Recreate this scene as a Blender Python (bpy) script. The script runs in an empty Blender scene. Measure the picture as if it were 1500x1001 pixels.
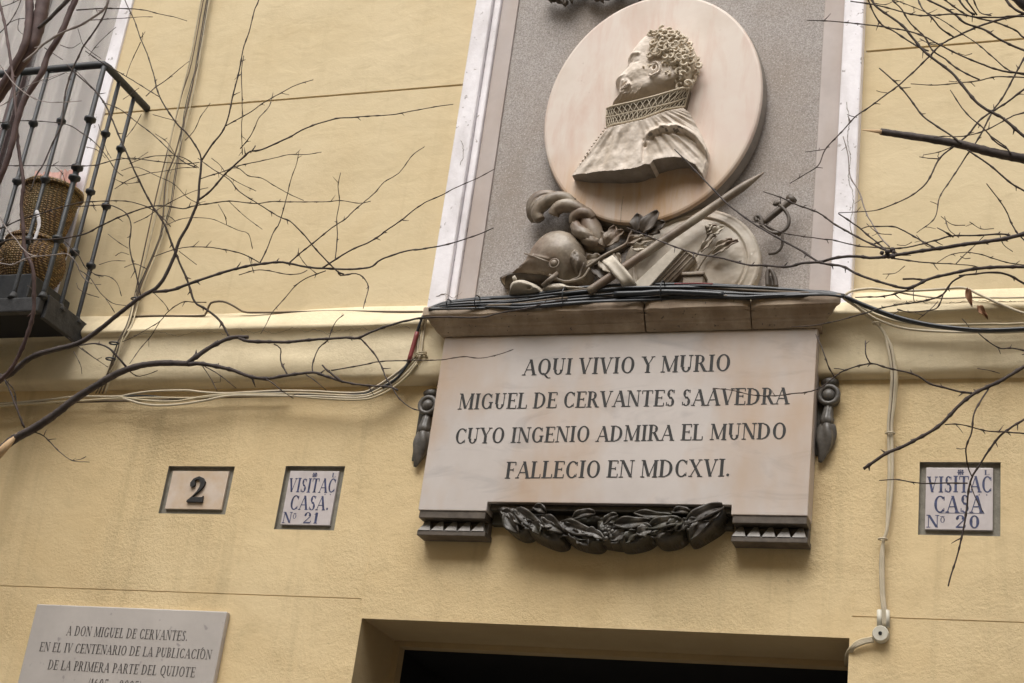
import bpy, math, random
import numpy as np
from mathutils import Vector, noise as mnoise
random.seed(7); rng = np.random.default_rng(7)

# ------------------------------------------------------------------ camera, light, exposure
scene = bpy.context.scene
FOC = 2367.767
PT, YW, RL = 0.409114513, -0.382706294, 0.135501445
CAM = np.array([0.0, -4.9, 1.6])
_f = np.array([math.sin(YW)*math.cos(PT), math.cos(YW)*math.cos(PT), math.sin(PT)])
_r = np.array([math.cos(YW), -math.sin(YW), 0.0]); _u = np.cross(_r, _f)
RT = _r*math.cos(RL)+_u*math.sin(RL); UP = -_r*math.sin(RL)+_u*math.cos(RL)
cd = bpy.data.cameras.new('camera'); cam = bpy.data.objects.new('camera', cd)
scene.collection.objects.link(cam); scene.camera = cam
cd.sensor_width = 36; cd.lens = FOC/1500*36; cd.clip_end = 500; cd.clip_start = 0.05
from mathutils import Matrix
cam.matrix_world = Matrix(((RT[0], UP[0], -_f[0], CAM[0]), (RT[1], UP[1], -_f[1], CAM[1]), (RT[2], UP[2], -_f[2], CAM[2]), (0, 0, 0, 1)))

SUN_EL, SUN_AZ = math.radians(60), math.radians(188)      # high soft daylight over the street
w = bpy.data.worlds.new('World'); scene.world = w; w.use_nodes = True
nt = w.node_tree; bg = nt.nodes['Background']
sky = nt.nodes.new('ShaderNodeTexSky'); sky.sky_type = 'NISHITA'; sky.sun_disc = False
sky.sun_elevation = SUN_EL; sky.sun_rotation = SUN_AZ
sky.air_density = 1.0; sky.dust_density = 4.0; sky.ozone_density = 0.6
hs = nt.nodes.new('ShaderNodeHueSaturation'); hs.inputs['Saturation'].default_value = 0.30
nt.links.new(sky.outputs[0], hs.inputs['Color']); nt.links.new(hs.outputs[0], bg.inputs['Color'])
bg.inputs['Strength'].default_value = 0.135
sd = bpy.data.lights.new('sun', 'SUN'); sd.energy = 1.55; sd.angle = math.radians(46); sd.color = (1.0, 0.975, 0.94)
sun = bpy.data.objects.new('sun', sd); scene.collection.objects.link(sun)
_d = Vector((math.sin(SUN_AZ)*math.cos(SUN_EL), math.cos(SUN_AZ)*math.cos(SUN_EL), math.sin(SUN_EL)))
sun.rotation_euler = _d.to_track_quat('Z', 'Y').to_euler()
scene.view_settings.view_transform = 'Standard'; scene.view_settings.look = 'None'
scene.view_settings.gamma = 1.0; scene.view_settings.use_curve_mapping = False
scene.view_settings.exposure = 0.72

# ------------------------------------------------------------------ helpers
COL = scene.collection
def P(px, py, h=0.0):
    """measured point of the photograph (1500 wide) on the plane h metres in front of the wall"""
    d = _f*FOC + RT*(px-750) - UP*(py-500.5)
    t = (-h-CAM[1])/d[1]; q = CAM+d*t
    return Vector((q[0], q[1], q[2]))
def PM(h=0.0): return (4.9-h)/0.79/FOC*1.12      # metres per photo pixel near that plane

def link(name, me, mat=None, parent=None, smooth=False):
    if mat is not None: me.materials.append(mat)
    if smooth: me.polygons.foreach_set('use_smooth', [True]*len(me.polygons))
    o = bpy.data.objects.new(name, me); COL.objects.link(o)
    if parent is not None: o.parent = parent; o.matrix_parent_inverse = parent.matrix_world.inverted()
    return o
def tag(o, label=None, cat=None, group=None, kind=None):
    if label: o['label'] = label
    if cat: o['category'] = cat
    if group: o['group'] = group
    if kind: o['kind'] = kind
    return o
def thing(name, label, cat, loc=(0, 0, 0), group=None):
    o = bpy.data.objects.new(name, None); COL.objects.link(o); o.location = loc
    o.empty_display_size = 0.1
    o.matrix_world = Matrix.Translation(Vector(loc))
    return tag(o, label, cat, group)

class MB:
    def __init__(s): s.v = []; s.f = []
    def add(s, vs, fs):
        n = len(s.v); s.v += [tuple(v) for v in vs]; s.f += [tuple(i+n for i in f) for f in fs]
    def box(s, x0, x1, h0, h1, z0, z1):
        """h measured out from the wall"""
        vs = [(x, -h, z) for x in (x0, x1) for h in (h0, h1) for z in (z0, z1)]
        s.add(vs, [(0, 1, 3, 2), (4, 6, 7, 5), (0, 4, 5, 1), (2, 3, 7, 6), (0, 2, 6, 4), (1, 5, 7, 3)])
    def prism(s, poly, h0, h1):
        """poly: list of (x,z); extruded along the wall normal"""
        n = len(poly)
        vs = [(x, -h1, z) for x, z in poly]+[(x, -h0, z) for x, z in poly]
        s.add(vs, [tuple(range(n)), tuple(range(2*n-1, n-1, -1))]+[(i, i+n, (i+1) % n+n, (i+1) % n) for i in range(n)])
    def sweepx(s, prof, x0, x1, n=1, jit=0.0):
        """profile list of (h,z) swept along x"""
        m = len(prof); vs = []
        for i in range(n+1):
            x = x0+(x1-x0)*i/n
            for k, (h, z) in enumerate(prof):
                j = 0 if (k == 0 or k == m-1) else jit*mnoise.noise(Vector((x*2.3, k*1.7, 3.1)))
                vs.append((x, -(h+j), z+j*0.8))
        fs = [(i*m+k, (i+1)*m+k, (i+1)*m+k+1, i*m+k+1) for i in range(n) for k in range(m-1)]
        s.add(vs, fs); b = len(vs)
        s.f += [tuple(len(s.v)-b+k for k in range(m)), tuple(len(s.v)-m+k for k in range(m-1, -1, -1))]
    def sphere(s, c, r, n=10, sc=(1, 1, 1)):
        vs = []; fs = []
        for i in range(n//2+1):
            t = math.pi*i/(n//2)
            for j in range(n):
                a = 2*math.pi*j/n
                vs.append((c[0]+r*sc[0]*math.sin(t)*math.cos(a), c[1]+r*sc[1]*math.sin(t)*math.sin(a), c[2]+r*sc[2]*math.cos(t)))
        for i in range(n//2):
            for j in range(n): fs.append((i*n+j, (i+1)*n+j, (i+1)*n+(j+1) % n, i*n+(j+1) % n))
        s.add(vs, fs)
    def tube(s, pts, rad, n=7, cap=True, ridge=None, flat=1.0):
        pts = [Vector(p) for p in pts]; N = len(pts)
        if N < 2: return
        if not hasattr(rad, '__len__'): rad = [rad]*N
        vs = []; up = None
        for i, p in enumerate(pts):
            t = (pts[min(i+1, N-1)]-pts[max(i-1, 0)])
            if t.length < 1e-9: t = Vector((0, 0, 1))
            t.normalize()
            if up is None:
                up = t.cross(Vector((0, 1, 0)))
                if up.length < 1e-3: up = Vector((1, 0, 0))
            up = (up-t*up.dot(t)).normalized(); b = t.cross(up)
            for k in range(n):
                a = 2*math.pi*k/n; r = rad[i]
                if ridge: r *= 1+ridge[0]*math.cos(ridge[1]*a+ridge[2]*i)
                vs.append(p+up*(r*math.cos(a))+b*(r*math.sin(a)*flat))
        fs = [(i*n+k, i*n+(k+1) % n, (i+1)*n+(k+1) % n, (i+1)*n+k) for i in range(N-1) for k in range(n)]
        if cap: fs += [tuple(range(n-1, -1, -1)), tuple((N-1)*n+k for k in range(n))]
        s.add(vs, fs)
    def build(s, name, mat=None, parent=None, smooth=False):
        me = bpy.data.meshes.new(name); me.from_pydata(s.v, [], s.f); me.update()
        return link(name, me, mat, parent, smooth)
def bevel(o, w=0.004, n=2):
    m = o.modifiers.new('bevel', 'BEVEL'); m.width = w; m.segments = n; m.limit_method = 'ANGLE'; return o
def wnorm(o):
    m = o.modifiers.new('wn', 'WEIGHTED_NORMAL'); return o

def cr(pts, step):
    """catmull-rom resample of N-d points; returns points every ~step (in units of first 2 dims)"""
    pts = [np.array(p, float) for p in pts]
    if len(pts) == 2: pts = [pts[0], (pts[0]+pts[1])/2, pts[1]]
    e = [2*pts[0]-pts[1]]+pts+[2*pts[-1]-pts[-2]]; out = []
    for i in range(1, len(e)-2):
        p0, p1, p2, p3 = e[i-1:i+3]; n = max(1, int(round(np.hypot(*(p2-p1)[:2])/step)))
        for k in range(n):
            t = k/n
            out.append(0.5*((2*p1)+(-p0+p2)*t+(2*p0-5*p1+4*p2-p3)*t*t+(-p0+3*p1-3*p2+p3)*t**3))
    out.append(pts[-1]); return out

# ---- relief: an outline filled with a fine height field and closed back to its base
def relief(outline, H, hback, step=0.0025):
    """outline: list of (x,z); H(X,Z,d)->h out from the wall (numpy arrays)"""
    A = np.array([(p[0], p[1]) for p in outline], float); B = np.roll(A, -1, 0)
    lo = A.min(0)-step; hi = A.max(0)+step
    xs = np.arange(lo[0], hi[0]+step, step); zs = np.arange(lo[1], hi[1]+step, step)
    X, Z = np.meshgrid(xs, zs, indexing='ij'); q = np.stack([X.ravel(), Z.ravel()], 1)
    ins = np.zeros(len(q), bool); dm = np.full(len(q), 1e9); near = np.zeros_like(q)
    for a, b in zip(A, B):
        ab = b-a; t = np.clip(((q-a)@ab)/max(ab@ab, 1e-12), 0, 1); c = a+t[:, None]*ab
        d = np.hypot(*(q-c).T); m = d < dm; dm[m] = d[m]; near[m] = c[m]
        cond = ((a[1] > q[:, 1]) != (b[1] > q[:, 1]))
        with np.errstate(divide='ignore', invalid='ignore'):
            xi = (b[0]-a[0])*(q[:, 1]-a[1])/(b[1]-a[1])+a[0]
        ins ^= cond & (q[:, 0] < xi)
    nx, nz = X.shape; I = ins.reshape(nx, nz)
    anyin = I[:-1, :-1] | I[1:, :-1] | I[:-1, 1:] | I[1:, 1:]
    use = np.zeros((nx, nz), bool)
    ci, cj = np.nonzero(anyin)
    for di in (0, 1):
        for dj in (0, 1): use[ci+di, cj+dj] = True
    use = use.ravel(); d = np.where(ins, dm, 0.0)
    snap = use & ((~ins) | (dm < step*0.3)); q = q.copy(); q[snap] = near[snap]; d[snap] = 0
    idx = -np.ones(len(q), int); idx[use] = np.arange(use.sum())
    qq = q[use]; dd = d[use]; h = H(qq[:, 0], qq[:, 1], dd)
    verts = [tuple(v) for v in np.stack([qq[:, 0], -h, qq[:, 1]], 1)]
    g = np.arange(nx*nz).reshape(nx, nz)
    faces = [tuple(int(idx[k]) for k in (g[i, j], g[i+1, j], g[i+1, j+1], g[i, j+1])) for i, j in zip(ci, cj)]
    cnt = {}
    for f in faces:
        for k in range(4):
            e = (f[k], f[(k+1) % 4]); cnt[e] = 1
    edge = [e for e in cnt if (e[1], e[0]) not in cnt]
    base = {}
    for a, b in edge:
        for k in (a, b):
            if k not in base: base[k] = len(verts); verts.append((verts[k][0], -hback, verts[k][2]))
    for a, b in edge: faces.append((b, a, base[a], base[b]))
    m = MB(); m.v = verts; m.f = faces; return m
def pil(R, H0, H1, p=0.5):
    """rounded edge from H0 at the outline to H1 inside"""
    return lambda X, Z, d: H0+(H1-H0)*(1-(1-np.clip(d/R, 0, 1))**2)**p
def xz(pts, h):
    out = []
    for p in pts:
        v = P(p[0], p[1], p[2] if len(p) > 2 else h); out.append((v.x, v.z))
    return out
def smoothpoly(pts, step=0.004):
    e = list(pts)+[pts[0]]; return [tuple(p) for p in cr(e, step)[:-1]]
def gau(X, Z, c, r, rz=None):
    rz = rz or r; return np.exp(-((X-c[0])/r)**2-((Z-c[1])/rz)**2)
def segd(X, Z, pts):
    dm = np.full(np.shape(X), 1e9)
    for a, b in zip(pts[:-1], pts[1:]):
        a = np.array(a[:2]); b = np.array(b[:2]); ab = b-a
        t = np.clip(((X-a[0])*ab[0]+(Z-a[1])*ab[1])/max(ab@ab, 1e-12), 0, 1)
        dm = np.minimum(dm, np.hypot(X-a[0]-t*ab[0], Z-a[1]-t*ab[1]))
    return dm
_ph = rng.uniform(0, 6.28, (40, 3))
def fnoise(X, Z, s, seed=0, oct=4):
    o = 0*X
    for k in range(oct):
        for j in range(4):
            a = _ph[(seed*3+k*5+j) % 40]; th = a[0]
            o = o+np.sin((X*math.cos(th)+Z*math.sin(th))*s*2**k*(1+0.3*math.sin(a[1]))+a[2]+1.3*np.sin((X*math.sin(th)-Z*math.cos(th))*s*2**k*0.7+a[1]))/(2**k*4)
    return o

# ------------------------------------------------------------------ materials
def nodes(name, rough=0.8):
    m = bpy.data.materials.new(name); m.use_nodes = True; t = m.node_tree
    b = t.nodes['Principled BSDF']; b.inputs['Roughness'].default_value = rough
    return m, t, b
def ramp(t, fac, stops):
    r = t.nodes.new('ShaderNodeValToRGB'); e = r.color_ramp.elements
    while len(e) < len(stops): e.new(0.5)
    for k, (p, c) in enumerate(stops):
        e[k].position = p; e[k].color = (*c, 1) if len(c) == 3 else c
    t.links.new(fac, r.inputs[0]); return r.outputs[0]
def coords(t, scale=(1, 1, 1)):
    g = t.nodes.new('ShaderNodeTexCoord'); mp = t.nodes.new('ShaderNodeMapping'); mp.inputs['Scale'].default_value = scale
    t.links.new(g.outputs['Object'], mp.inputs[0]); return mp.outputs[0]
def nz(t, scale, detail=4, rough=0.55, sc=(1, 1, 1), dist=0.0):
    n = t.nodes.new('ShaderNodeTexNoise'); n.inputs['Scale'].default_value = scale; n.inputs['Detail'].default_value = detail
    n.inputs['Roughness'].default_value = rough; n.inputs['Distortion'].default_value = dist
    t.links.new(coords(t, sc), n.inputs['Vector']); return n.outputs['Fac']
def mix(t, fac, a, b, mode='MIX'):
    m = t.nodes.new('ShaderNodeMix'); m.data_type = 'RGBA'; m.blend_type = mode
    for s, v in ((0, fac), (6, a), (7, b)):
        if hasattr(v, 'links'): t.links.new(v, m.inputs[s])
        elif s == 0: m.inputs[s].default_value = v
        else: m.inputs[s].default_value = (*v, 1)
    return m.outputs[2]
def bump(t, b, h, strength=0.4, dist=0.004, prev=None):
    n = t.nodes.new('ShaderNodeBump'); n.inputs['Strength'].default_value = strength; n.inputs['Distance'].default_value = dist
    t.links.new(h, n.inputs['Height'])
    if prev is not None: t.links.new(prev, n.inputs['Normal'])
    t.links.new(n.outputs[0], b.inputs['Normal']); return n.outputs[0]
def stucco(name, base, dark, rel=0.5, grit=70, dirt=(0.30, 0.22, 0.10), dirtamt=0.5):
    m, t, b = nodes(name, 0.88)
    c = ramp(t, nz(t, 1.6, 5, 0.6), [(0.3, dark), (0.68, base)])
    c = mix(t, ramp(t, nz(t, 0.9, 6, 0.65, (1, 1, 1), 0.8), [(0.46, (0, 0, 0)), (0.66, (0.5,)*3)]), c, tuple(k*q for k, q in zip(dark, (0.93, 0.88, 0.80))))
    c = mix(t, ramp(t, nz(t, 7.0, 6, 0.7), [(0.52, (0, 0, 0)), (0.80, (dirtamt*0.35,)*3)]), c, dirt)
    c = mix(t, ramp(t, nz(t, 2.2, 5, 0.65, (5.0, 1, 0.35), 0.5), [(0.52, (0, 0, 0)), (0.80, (dirtamt*0.45,)*3)]), c, dirt)
    c = mix(t, ramp(t, nz(t, 38, 3, 0.6), [(0.68, (0, 0, 0)), (0.76, (dirtamt*0.35,)*3)]), c, (0.22, 0.16, 0.09))
    t.links.new(c, b.inputs['Base Color'])
    pat = ramp(t, nz(t, 1.3, 4, 0.6), [(0.38, (0.15,)*3), (0.66, (1, 1, 1))])      # trowelled patches: smooth here, gritty there
    mm = t.nodes.new('ShaderNodeMath'); mm.operation = 'MULTIPLY'; t.links.new(pat, mm.inputs[0]); t.links.new(nz(t, grit, 8, 0.72), mm.inputs[1])
    n1 = bump(t, b, mm.outputs[0], rel, 0.007)
    n2_ = bump(t, b, nz(t, 11, 5, 0.6, (1, 1, 1.6), 0.4), 0.22, 0.012, n1)
    bump(t, b, nz(t, 3, 3, 0.5), 0.3, 0.03, n2_)
    return m
def stone(name, c0, c1, scale=30, rough=0.75, bs=0.25, bd=0.002, veins=None, spec=None, warm=None):
    m, t, b = nodes(name, rough)
    c = ramp(t, nz(t, scale, 6, 0.65), [(0.32, c0), (0.68, c1)])
    if veins: c = mix(t, ramp(t, nz(t, veins[0], 5, 0.6, veins[3], 1.2), [(0.55, (0, 0, 0)), (0.75, (veins[2],)*3)]), c, veins[1])
    if warm: c = mix(t, ramp(t, nz(t, warm[0], 4, 0.6, warm[3]), [(0.42, (0, 0, 0)), (0.70, (warm[2],)*3)]), c, warm[1])
    if spec: c = mix(t, ramp(t, nz(t, spec[0], 2, 0.7), [(spec[2], (0, 0, 0)), (spec[2]+0.06, (1, 1, 1))]), c, spec[1])
    t.links.new(c, b.inputs['Base Color']); bump(t, b, nz(t, scale*3, 4, 0.6), bs, bd); return m
def plain(name, col, rough=0.6, metal=0.0, var=0.25, scale=25, bs=0.15, bd=0.001):
    m, t, b = nodes(name, rough); b.inputs['Metallic'].default_value = metal
    c = ramp(t, nz(t, scale, 4, 0.6), [(0.3, tuple(x*(1-var) for x in col)), (0.7, tuple(min(1, x*(1+var)) for x in col))])
    t.links.new(c, b.inputs['Base Color'])
    if bs: bump(t, b, nz(t, scale*4, 3, 0.6), bs, bd)
    return m
M = {}
M['wall'] = stucco('yellow_stucco', (0.68, 0.56, 0.355), (0.64, 0.52, 0.315), 0.2, 60, dirtamt=0.40)
M['walllow'] = stucco('rough_yellow_stucco', (0.745, 0.59, 0.345), (0.675, 0.515, 0.28), 1.0, 80, dirtamt=0.75)
M['course'] = stucco('cream_stucco', (0.72, 0.62, 0.43), (0.64, 0.535, 0.345), 0.55, 45, dirtamt=0.6)
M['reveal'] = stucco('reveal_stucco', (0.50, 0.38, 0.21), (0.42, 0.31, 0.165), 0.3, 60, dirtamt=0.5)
M['white'] = stone('white_paint', (0.80, 0.765, 0.785), (0.88, 0.85, 0.87), 14, 0.6, 0.4, 0.003, warm=(9, (0.50, 0.46, 0.45), 0.55, (1, 1, 0.5)), spec=(34, (0.40, 0.36, 0.35), 0.665))
M['pinkstone'] = stone('pink_grey_stone', (0.40, 0.345, 0.32), (0.49, 0.43, 0.40), 6, 0.65, 0.15, 0.001, warm=(4, (0.40, 0.31, 0.25), 0.5, (2, 1, 0.5)))
M['granite'] = stone('grey_granite', (0.20, 0.175, 0.16), (0.47, 0.43, 0.40), 170, 0.8, 0.3, 0.001, veins=(2.2, (0.26, 0.23, 0.20), 0.55, (2.5, 1, 0.6)), warm=(3.2, (0.26, 0.20, 0.15), 0.45, (1, 1, 1)), spec=(210, (0.56, 0.52, 0.49), 0.60))
M['disc'] = stone('pink_marble', (0.70, 0.575, 0.485), (0.77, 0.665, 0.575), 4, 0.55, 0.12, 0.001, veins=(2.2, (0.70, 0.50, 0.42), 0.6, (3, 1, 0.9)), warm=(4.5, (0.62, 0.44, 0.26), 0.55, (3.5, 1, 0.35)))
def disc_material():
    m, t, b = nodes('pink_marble', 0.5)
    c = ramp(t, nz(t, 3.2, 5, 0.6), [(0.30, (0.55, 0.455, 0.375)), (0.5, (0.63, 0.545, 0.47)), (0.72, (0.59, 0.465, 0.395))])
    c = mix(t, ramp(t, nz(t, 2.6, 5, 0.65, (4, 1, 0.8), 0.6), [(0.46, (0, 0, 0)), (0.72, (0.7,)*3)]), c, (0.52, 0.33, 0.25))
    g = t.nodes.new('ShaderNodeTexCoord'); sp = t.nodes.new('ShaderNodeSeparateXYZ'); t.links.new(g.outputs['Object'], sp.inputs[0])
    mr = t.nodes.new('ShaderNodeMapRange'); mr.inputs[1].default_value = 4.62; mr.inputs[2].default_value = 4.42; t.links.new(sp.outputs['Z'], mr.inputs[0])
    st = ramp(t, nz(t, 3.0, 6, 0.7, (3.2, 1, 0.55), 1.1), [(0.34, (0.15,)*3), (0.66, (0.85,)*3)])
    mu = t.nodes.new('ShaderNodeMath'); mu.operation = 'MULTIPLY'; t.links.new(st, mu.inputs[0]); t.links.new(mr.outputs[0], mu.inputs[1])
    c = mix(t, mu.outputs[0], c, (0.50, 0.285, 0.115))
    c = mix(t, ramp(t, nz(t, 40, 3, 0.6), [(0.70, (0, 0, 0)), (0.76, (0.4,)*3)]), c, (0.35, 0.25, 0.18))
    t.links.new(c, b.inputs['Base Color']); bump(t, b, nz(t, 30, 4, 0.6), 0.12, 0.001); return m
M['discstain'] = disc_material()
M['bust'] = stone('weathered_marble', (0.61, 0.525, 0.435), (0.75, 0.665, 0.58), 22, 0.6, 0.3, 0.002, warm=(12, (0.36, 0.28, 0.19), 0.6, (1, 1, 0.4)))
M['bustunder'] = stone('dark_marble', (0.19, 0.165, 0.14), (0.30, 0.265, 0.225), 20, 0.8, 0.3, 0.002)
M['hair'] = stone('dirty_marble', (0.42, 0.345, 0.24), (0.70, 0.61, 0.485), 30, 0.7, 0.3, 0.002)
M['lacehole'] = stone('lace_hollow', (0.10, 0.075, 0.045), (0.16, 0.12, 0.075), 30, 0.8)
M['lace'] = stone('lace_stone', (0.38, 0.32, 0.23), (0.52, 0.45, 0.34), 30, 0.7)
M['relief'] = stone('brown_relief_stone', (0.105, 0.078, 0.053), (0.38, 0.325, 0.25), 9, 0.5, 0.4, 0.002, warm=(8, (0.13, 0.068, 0.038), 0.7, (1, 1, 1)), spec=(38, (0.45, 0.42, 0.36), 0.72))
M['shield'] = stone('shield_stone', (0.38, 0.33, 0.265), (0.52, 0.46, 0.375), 10, 0.5, 0.3, 0.002, warm=(6, (0.30, 0.20, 0.12), 0.55, (1, 1, 1)), spec=(30, (0.62, 0.58, 0.50), 0.72))
M['rim'] = stone('medallion_rim', (0.17, 0.145, 0.12), (0.28, 0.245, 0.205), 12, 0.6, 0.3, 0.002)
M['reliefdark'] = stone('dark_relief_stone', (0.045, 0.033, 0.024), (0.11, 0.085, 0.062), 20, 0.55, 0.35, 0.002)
M['reliefpale'] = stone('pale_relief_stone', (0.36, 0.315, 0.25), (0.54, 0.485, 0.40), 18, 0.6, 0.3, 0.002)
M['cornice'] = stone('cornice_stone', (0.22, 0.16, 0.11), (0.46, 0.365, 0.265), 9, 0.75, 0.5, 0.004, warm=(6, (0.22, 0.15, 0.09), 0.6, (2, 1, 1)), spec=(45, (0.11, 0.09, 0.075), 0.66))
M['slab'] = stone('plaque_marble', (0.47, 0.42, 0.385), (0.55, 0.50, 0.465), 3, 0.5, 0.06, 0.001, veins=(4.2, (0.33, 0.30, 0.29), 0.75, (0.8, 1, 2.4)), warm=(2.4, (0.46, 0.31, 0.19), 0.8, (1.4, 1, 0.7)))
M['slab2'] = stone('grey_marble', (0.43, 0.395, 0.365), (0.51, 0.47, 0.435), 5, 0.55, 0.1, 0.001, spec=(22, (0.33, 0.30, 0.29), 0.68))
M['ink'] = plain('black_paint', (0.020, 0.019, 0.018), 0.6, 0, 0.4, 60)
M['ink2'] = plain('grey_paint', (0.11, 0.10, 0.093), 0.7, 0, 0.4, 60)
M['blue'] = plain('blue_glaze', (0.060, 0.072, 0.145), 0.35, 0, 0.45, 70)
M['tile'] = stone('glazed_tile', (0.52, 0.47, 0.46), (0.62, 0.57, 0.56), 12, 0.25, 0.08, 0.001)
M['tile2'] = stone('cream_tile', (0.56, 0.45, 0.35), (0.66, 0.56, 0.47), 9, 0.3, 0.08, 0.001, warm=(14, (0.56, 0.38, 0.20), 0.6, (1, 1, 1)))
M['mortar'] = stone('grey_mortar', (0.20, 0.185, 0.15), (0.29, 0.27, 0.22), 40, 0.85, 0.5, 0.003)
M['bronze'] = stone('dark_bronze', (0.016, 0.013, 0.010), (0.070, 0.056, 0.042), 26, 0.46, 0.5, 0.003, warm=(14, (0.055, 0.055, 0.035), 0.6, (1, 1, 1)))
M['bronzegrey'] = stone('grey_bronze', (0.060, 0.054, 0.047), (0.15, 0.138, 0.122), 24, 0.42, 0.4, 0.002)
M['tooth'] = stone('grey_tooth_stone', (0.17, 0.155, 0.14), (0.30, 0.28, 0.255), 24, 0.55, 0.3, 0.002)
M['bracket'] = stone('brown_bracket', (0.055, 0.043, 0.033), (0.13, 0.105, 0.082), 24, 0.55, 0.3, 0.002)
M['iron'] = stone('old_iron', (0.008, 0.009, 0.010), (0.026, 0.028, 0.030), 30, 0.5, 0.4, 0.002)
M['ironpale'] = stone('dusty_iron', (0.012, 0.012, 0.012), (0.048, 0.047, 0.047), 25, 0.7, 0.5, 0.003)
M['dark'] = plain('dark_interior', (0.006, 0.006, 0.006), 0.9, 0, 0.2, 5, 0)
M['cableblack'] = stone('black_cable', (0.012, 0.014, 0.017), (0.028, 0.031, 0.036), 40, 0.35, 0.1, 0.001, spec=(55, (0.42, 0.42, 0.42), 0.74))
M['cablepale'] = plain('painted_cable', (0.46, 0.385, 0.25), 0.6, 0, 0.18, 14)
M['cablecream'] = plain('cream_painted_cable', (0.50, 0.43, 0.31), 0.6, 0, 0.15, 14)
M['cablebrown'] = plain('dusty_brown_cable', (0.115, 0.085, 0.055), 0.7, 0, 0.35, 12)
M['red'] = plain('red_sleeve', (0.20, 0.030, 0.028), 0.5, 0, 0.2, 12)
M['box'] = plain('plastic_box', (0.56, 0.53, 0.44), 0.5, 0, 0.1, 12)
M['bark'] = stone('grey_brown_bark', (0.024, 0.017, 0.015), (0.080, 0.063, 0.056), 22, 0.8, 0.6, 0.003, warm=(7, (0.045, 0.028, 0.023), 0.5, (1, 1, 1)))
M['twig'] = plain('dark_twig', (0.042, 0.027, 0.020), 0.75, 0, 0.35, 18)
M['barkred'] = stone('reddish_bark', (0.040, 0.018, 0.015), (0.090, 0.052, 0.045), 15, 0.75, 0.5, 0.003)
M['barkpale'] = plain('pale_bark', (0.24, 0.20, 0.18), 0.75, 0, 0.25, 14)
M['cutwood'] = plain('cut_wood', (0.50, 0.34, 0.19), 0.8, 0, 0.2, 18)
M['leaf'] = plain('dead_leaf', (0.17, 0.075, 0.03), 0.7, 0, 0.35, 30)
def wicker_material():
    m, t, b = nodes('wicker', 0.6); v = coords(t)
    a = t.nodes.new('ShaderNodeTexWave'); a.wave_type = 'BANDS'; a.bands_direction = 'Z'; a.inputs['Scale'].default_value = 34; a.inputs['Distortion'].default_value = 2.5; a.inputs['Detail'].default_value = 2
    d = t.nodes.new('ShaderNodeTexWave'); d.wave_type = 'BANDS'; d.bands_direction = 'X'; d.inputs['Scale'].default_value = 26; d.inputs['Distortion'].default_value = 3.0
    t.links.new(v, a.inputs['Vector']); t.links.new(v, d.inputs['Vector'])
    mu = t.nodes.new('ShaderNodeMath'); mu.operation = 'MULTIPLY'; t.links.new(a.outputs['Fac'], mu.inputs[0]); t.links.new(d.outputs['Fac'], mu.inputs[1])
    c = ramp(t, mu.outputs[0], [(0.02, (0.07, 0.033, 0.012)), (0.30, (0.30, 0.155, 0.050)), (0.75, (0.48, 0.30, 0.12))])
    c = mix(t, ramp(t, nz(t, 9, 4, 0.6), [(0.4, (0, 0, 0)), (0.7, (0.6,)*3)]), c, (0.16, 0.13, 0.04))
    t.links.new(c, b.inputs['Base Color']); bump(t, b, mu.outputs[0], 0.9, 0.006); return m
M['wicker'] = wicker_material()
M['curtain'] = plain('grey_curtain', (0.60, 0.56, 0.53), 0.9, 0, 0.06, 3)
M['framew'] = plain('brown_window_frame', (0.085, 0.055, 0.052), 0.6, 0, 0.2, 8)
M['pink'] = plain('pink_cloth', (0.42, 0.25, 0.21), 0.9, 0, 0.25, 12)
M['ribbon'] = plain('white_ribbon', (0.62, 0.60, 0.60), 0.7, 0, 0.1, 12)
M['asphalt'] = plain('asphalt', (0.06, 0.058, 0.055), 0.9, 0, 0.2, 3)
M['paving'] = plain('granite_paving', (0.30, 0.275, 0.24), 0.85, 0, 0.2, 2)
gl, t_, b_ = nodes('window_glass', 0.08)
b_.inputs['Base Color'].default_value = (0.97, 0.96, 0.95, 1); b_.inputs['Transmission Weight'].default_value = 0.9; b_.inputs['IOR'].default_value = 1.1
M['glass'] = gl
ELL = (-1.524, 4.786, .408, .488, -0.044)

# ------------------------------------------------------------------ street (setting)
def sheet(name, x0, x1, y0, y1, z, mat):
    m = MB(); m.add([(x0, y0, z), (x1, y0, z), (x1, y1, z), (x0, y1, z)], [(0, 1, 2, 3)]); return tag(m.build(name, mat), kind='structure')
sheet('ground', -60, 60, -60, 60, 0.0, M['asphalt'])
m = MB(); m.box(-20, 20, 0.0, 1.6, 0.004, 0.12); tag(m.build('pavement', M['paving']), kind='structure')

# unseen facade behind the viewer, added to cut low sky and darken undersides
fb = thing('sky_block_facade', 'unseen townhouse added across the street to block low sky', 'building', (0, -11.5, 0))
m = MB(); m.box(-22, 22, 11.5, 19.5, 0, 12.5); m.box(-22, 22, 11.1, 11.499, 12.1, 12.5); m.build('wall', M['walllow'], fb)
for fx in range(-20, 21, 4):
    for fz in (1.0, 4.4, 7.6):
        m = MB(); m.box(fx-.6, fx+.6, 11.44, 11.499, fz, fz+2.1); m.build('window', M['framew'], fb)

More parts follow.
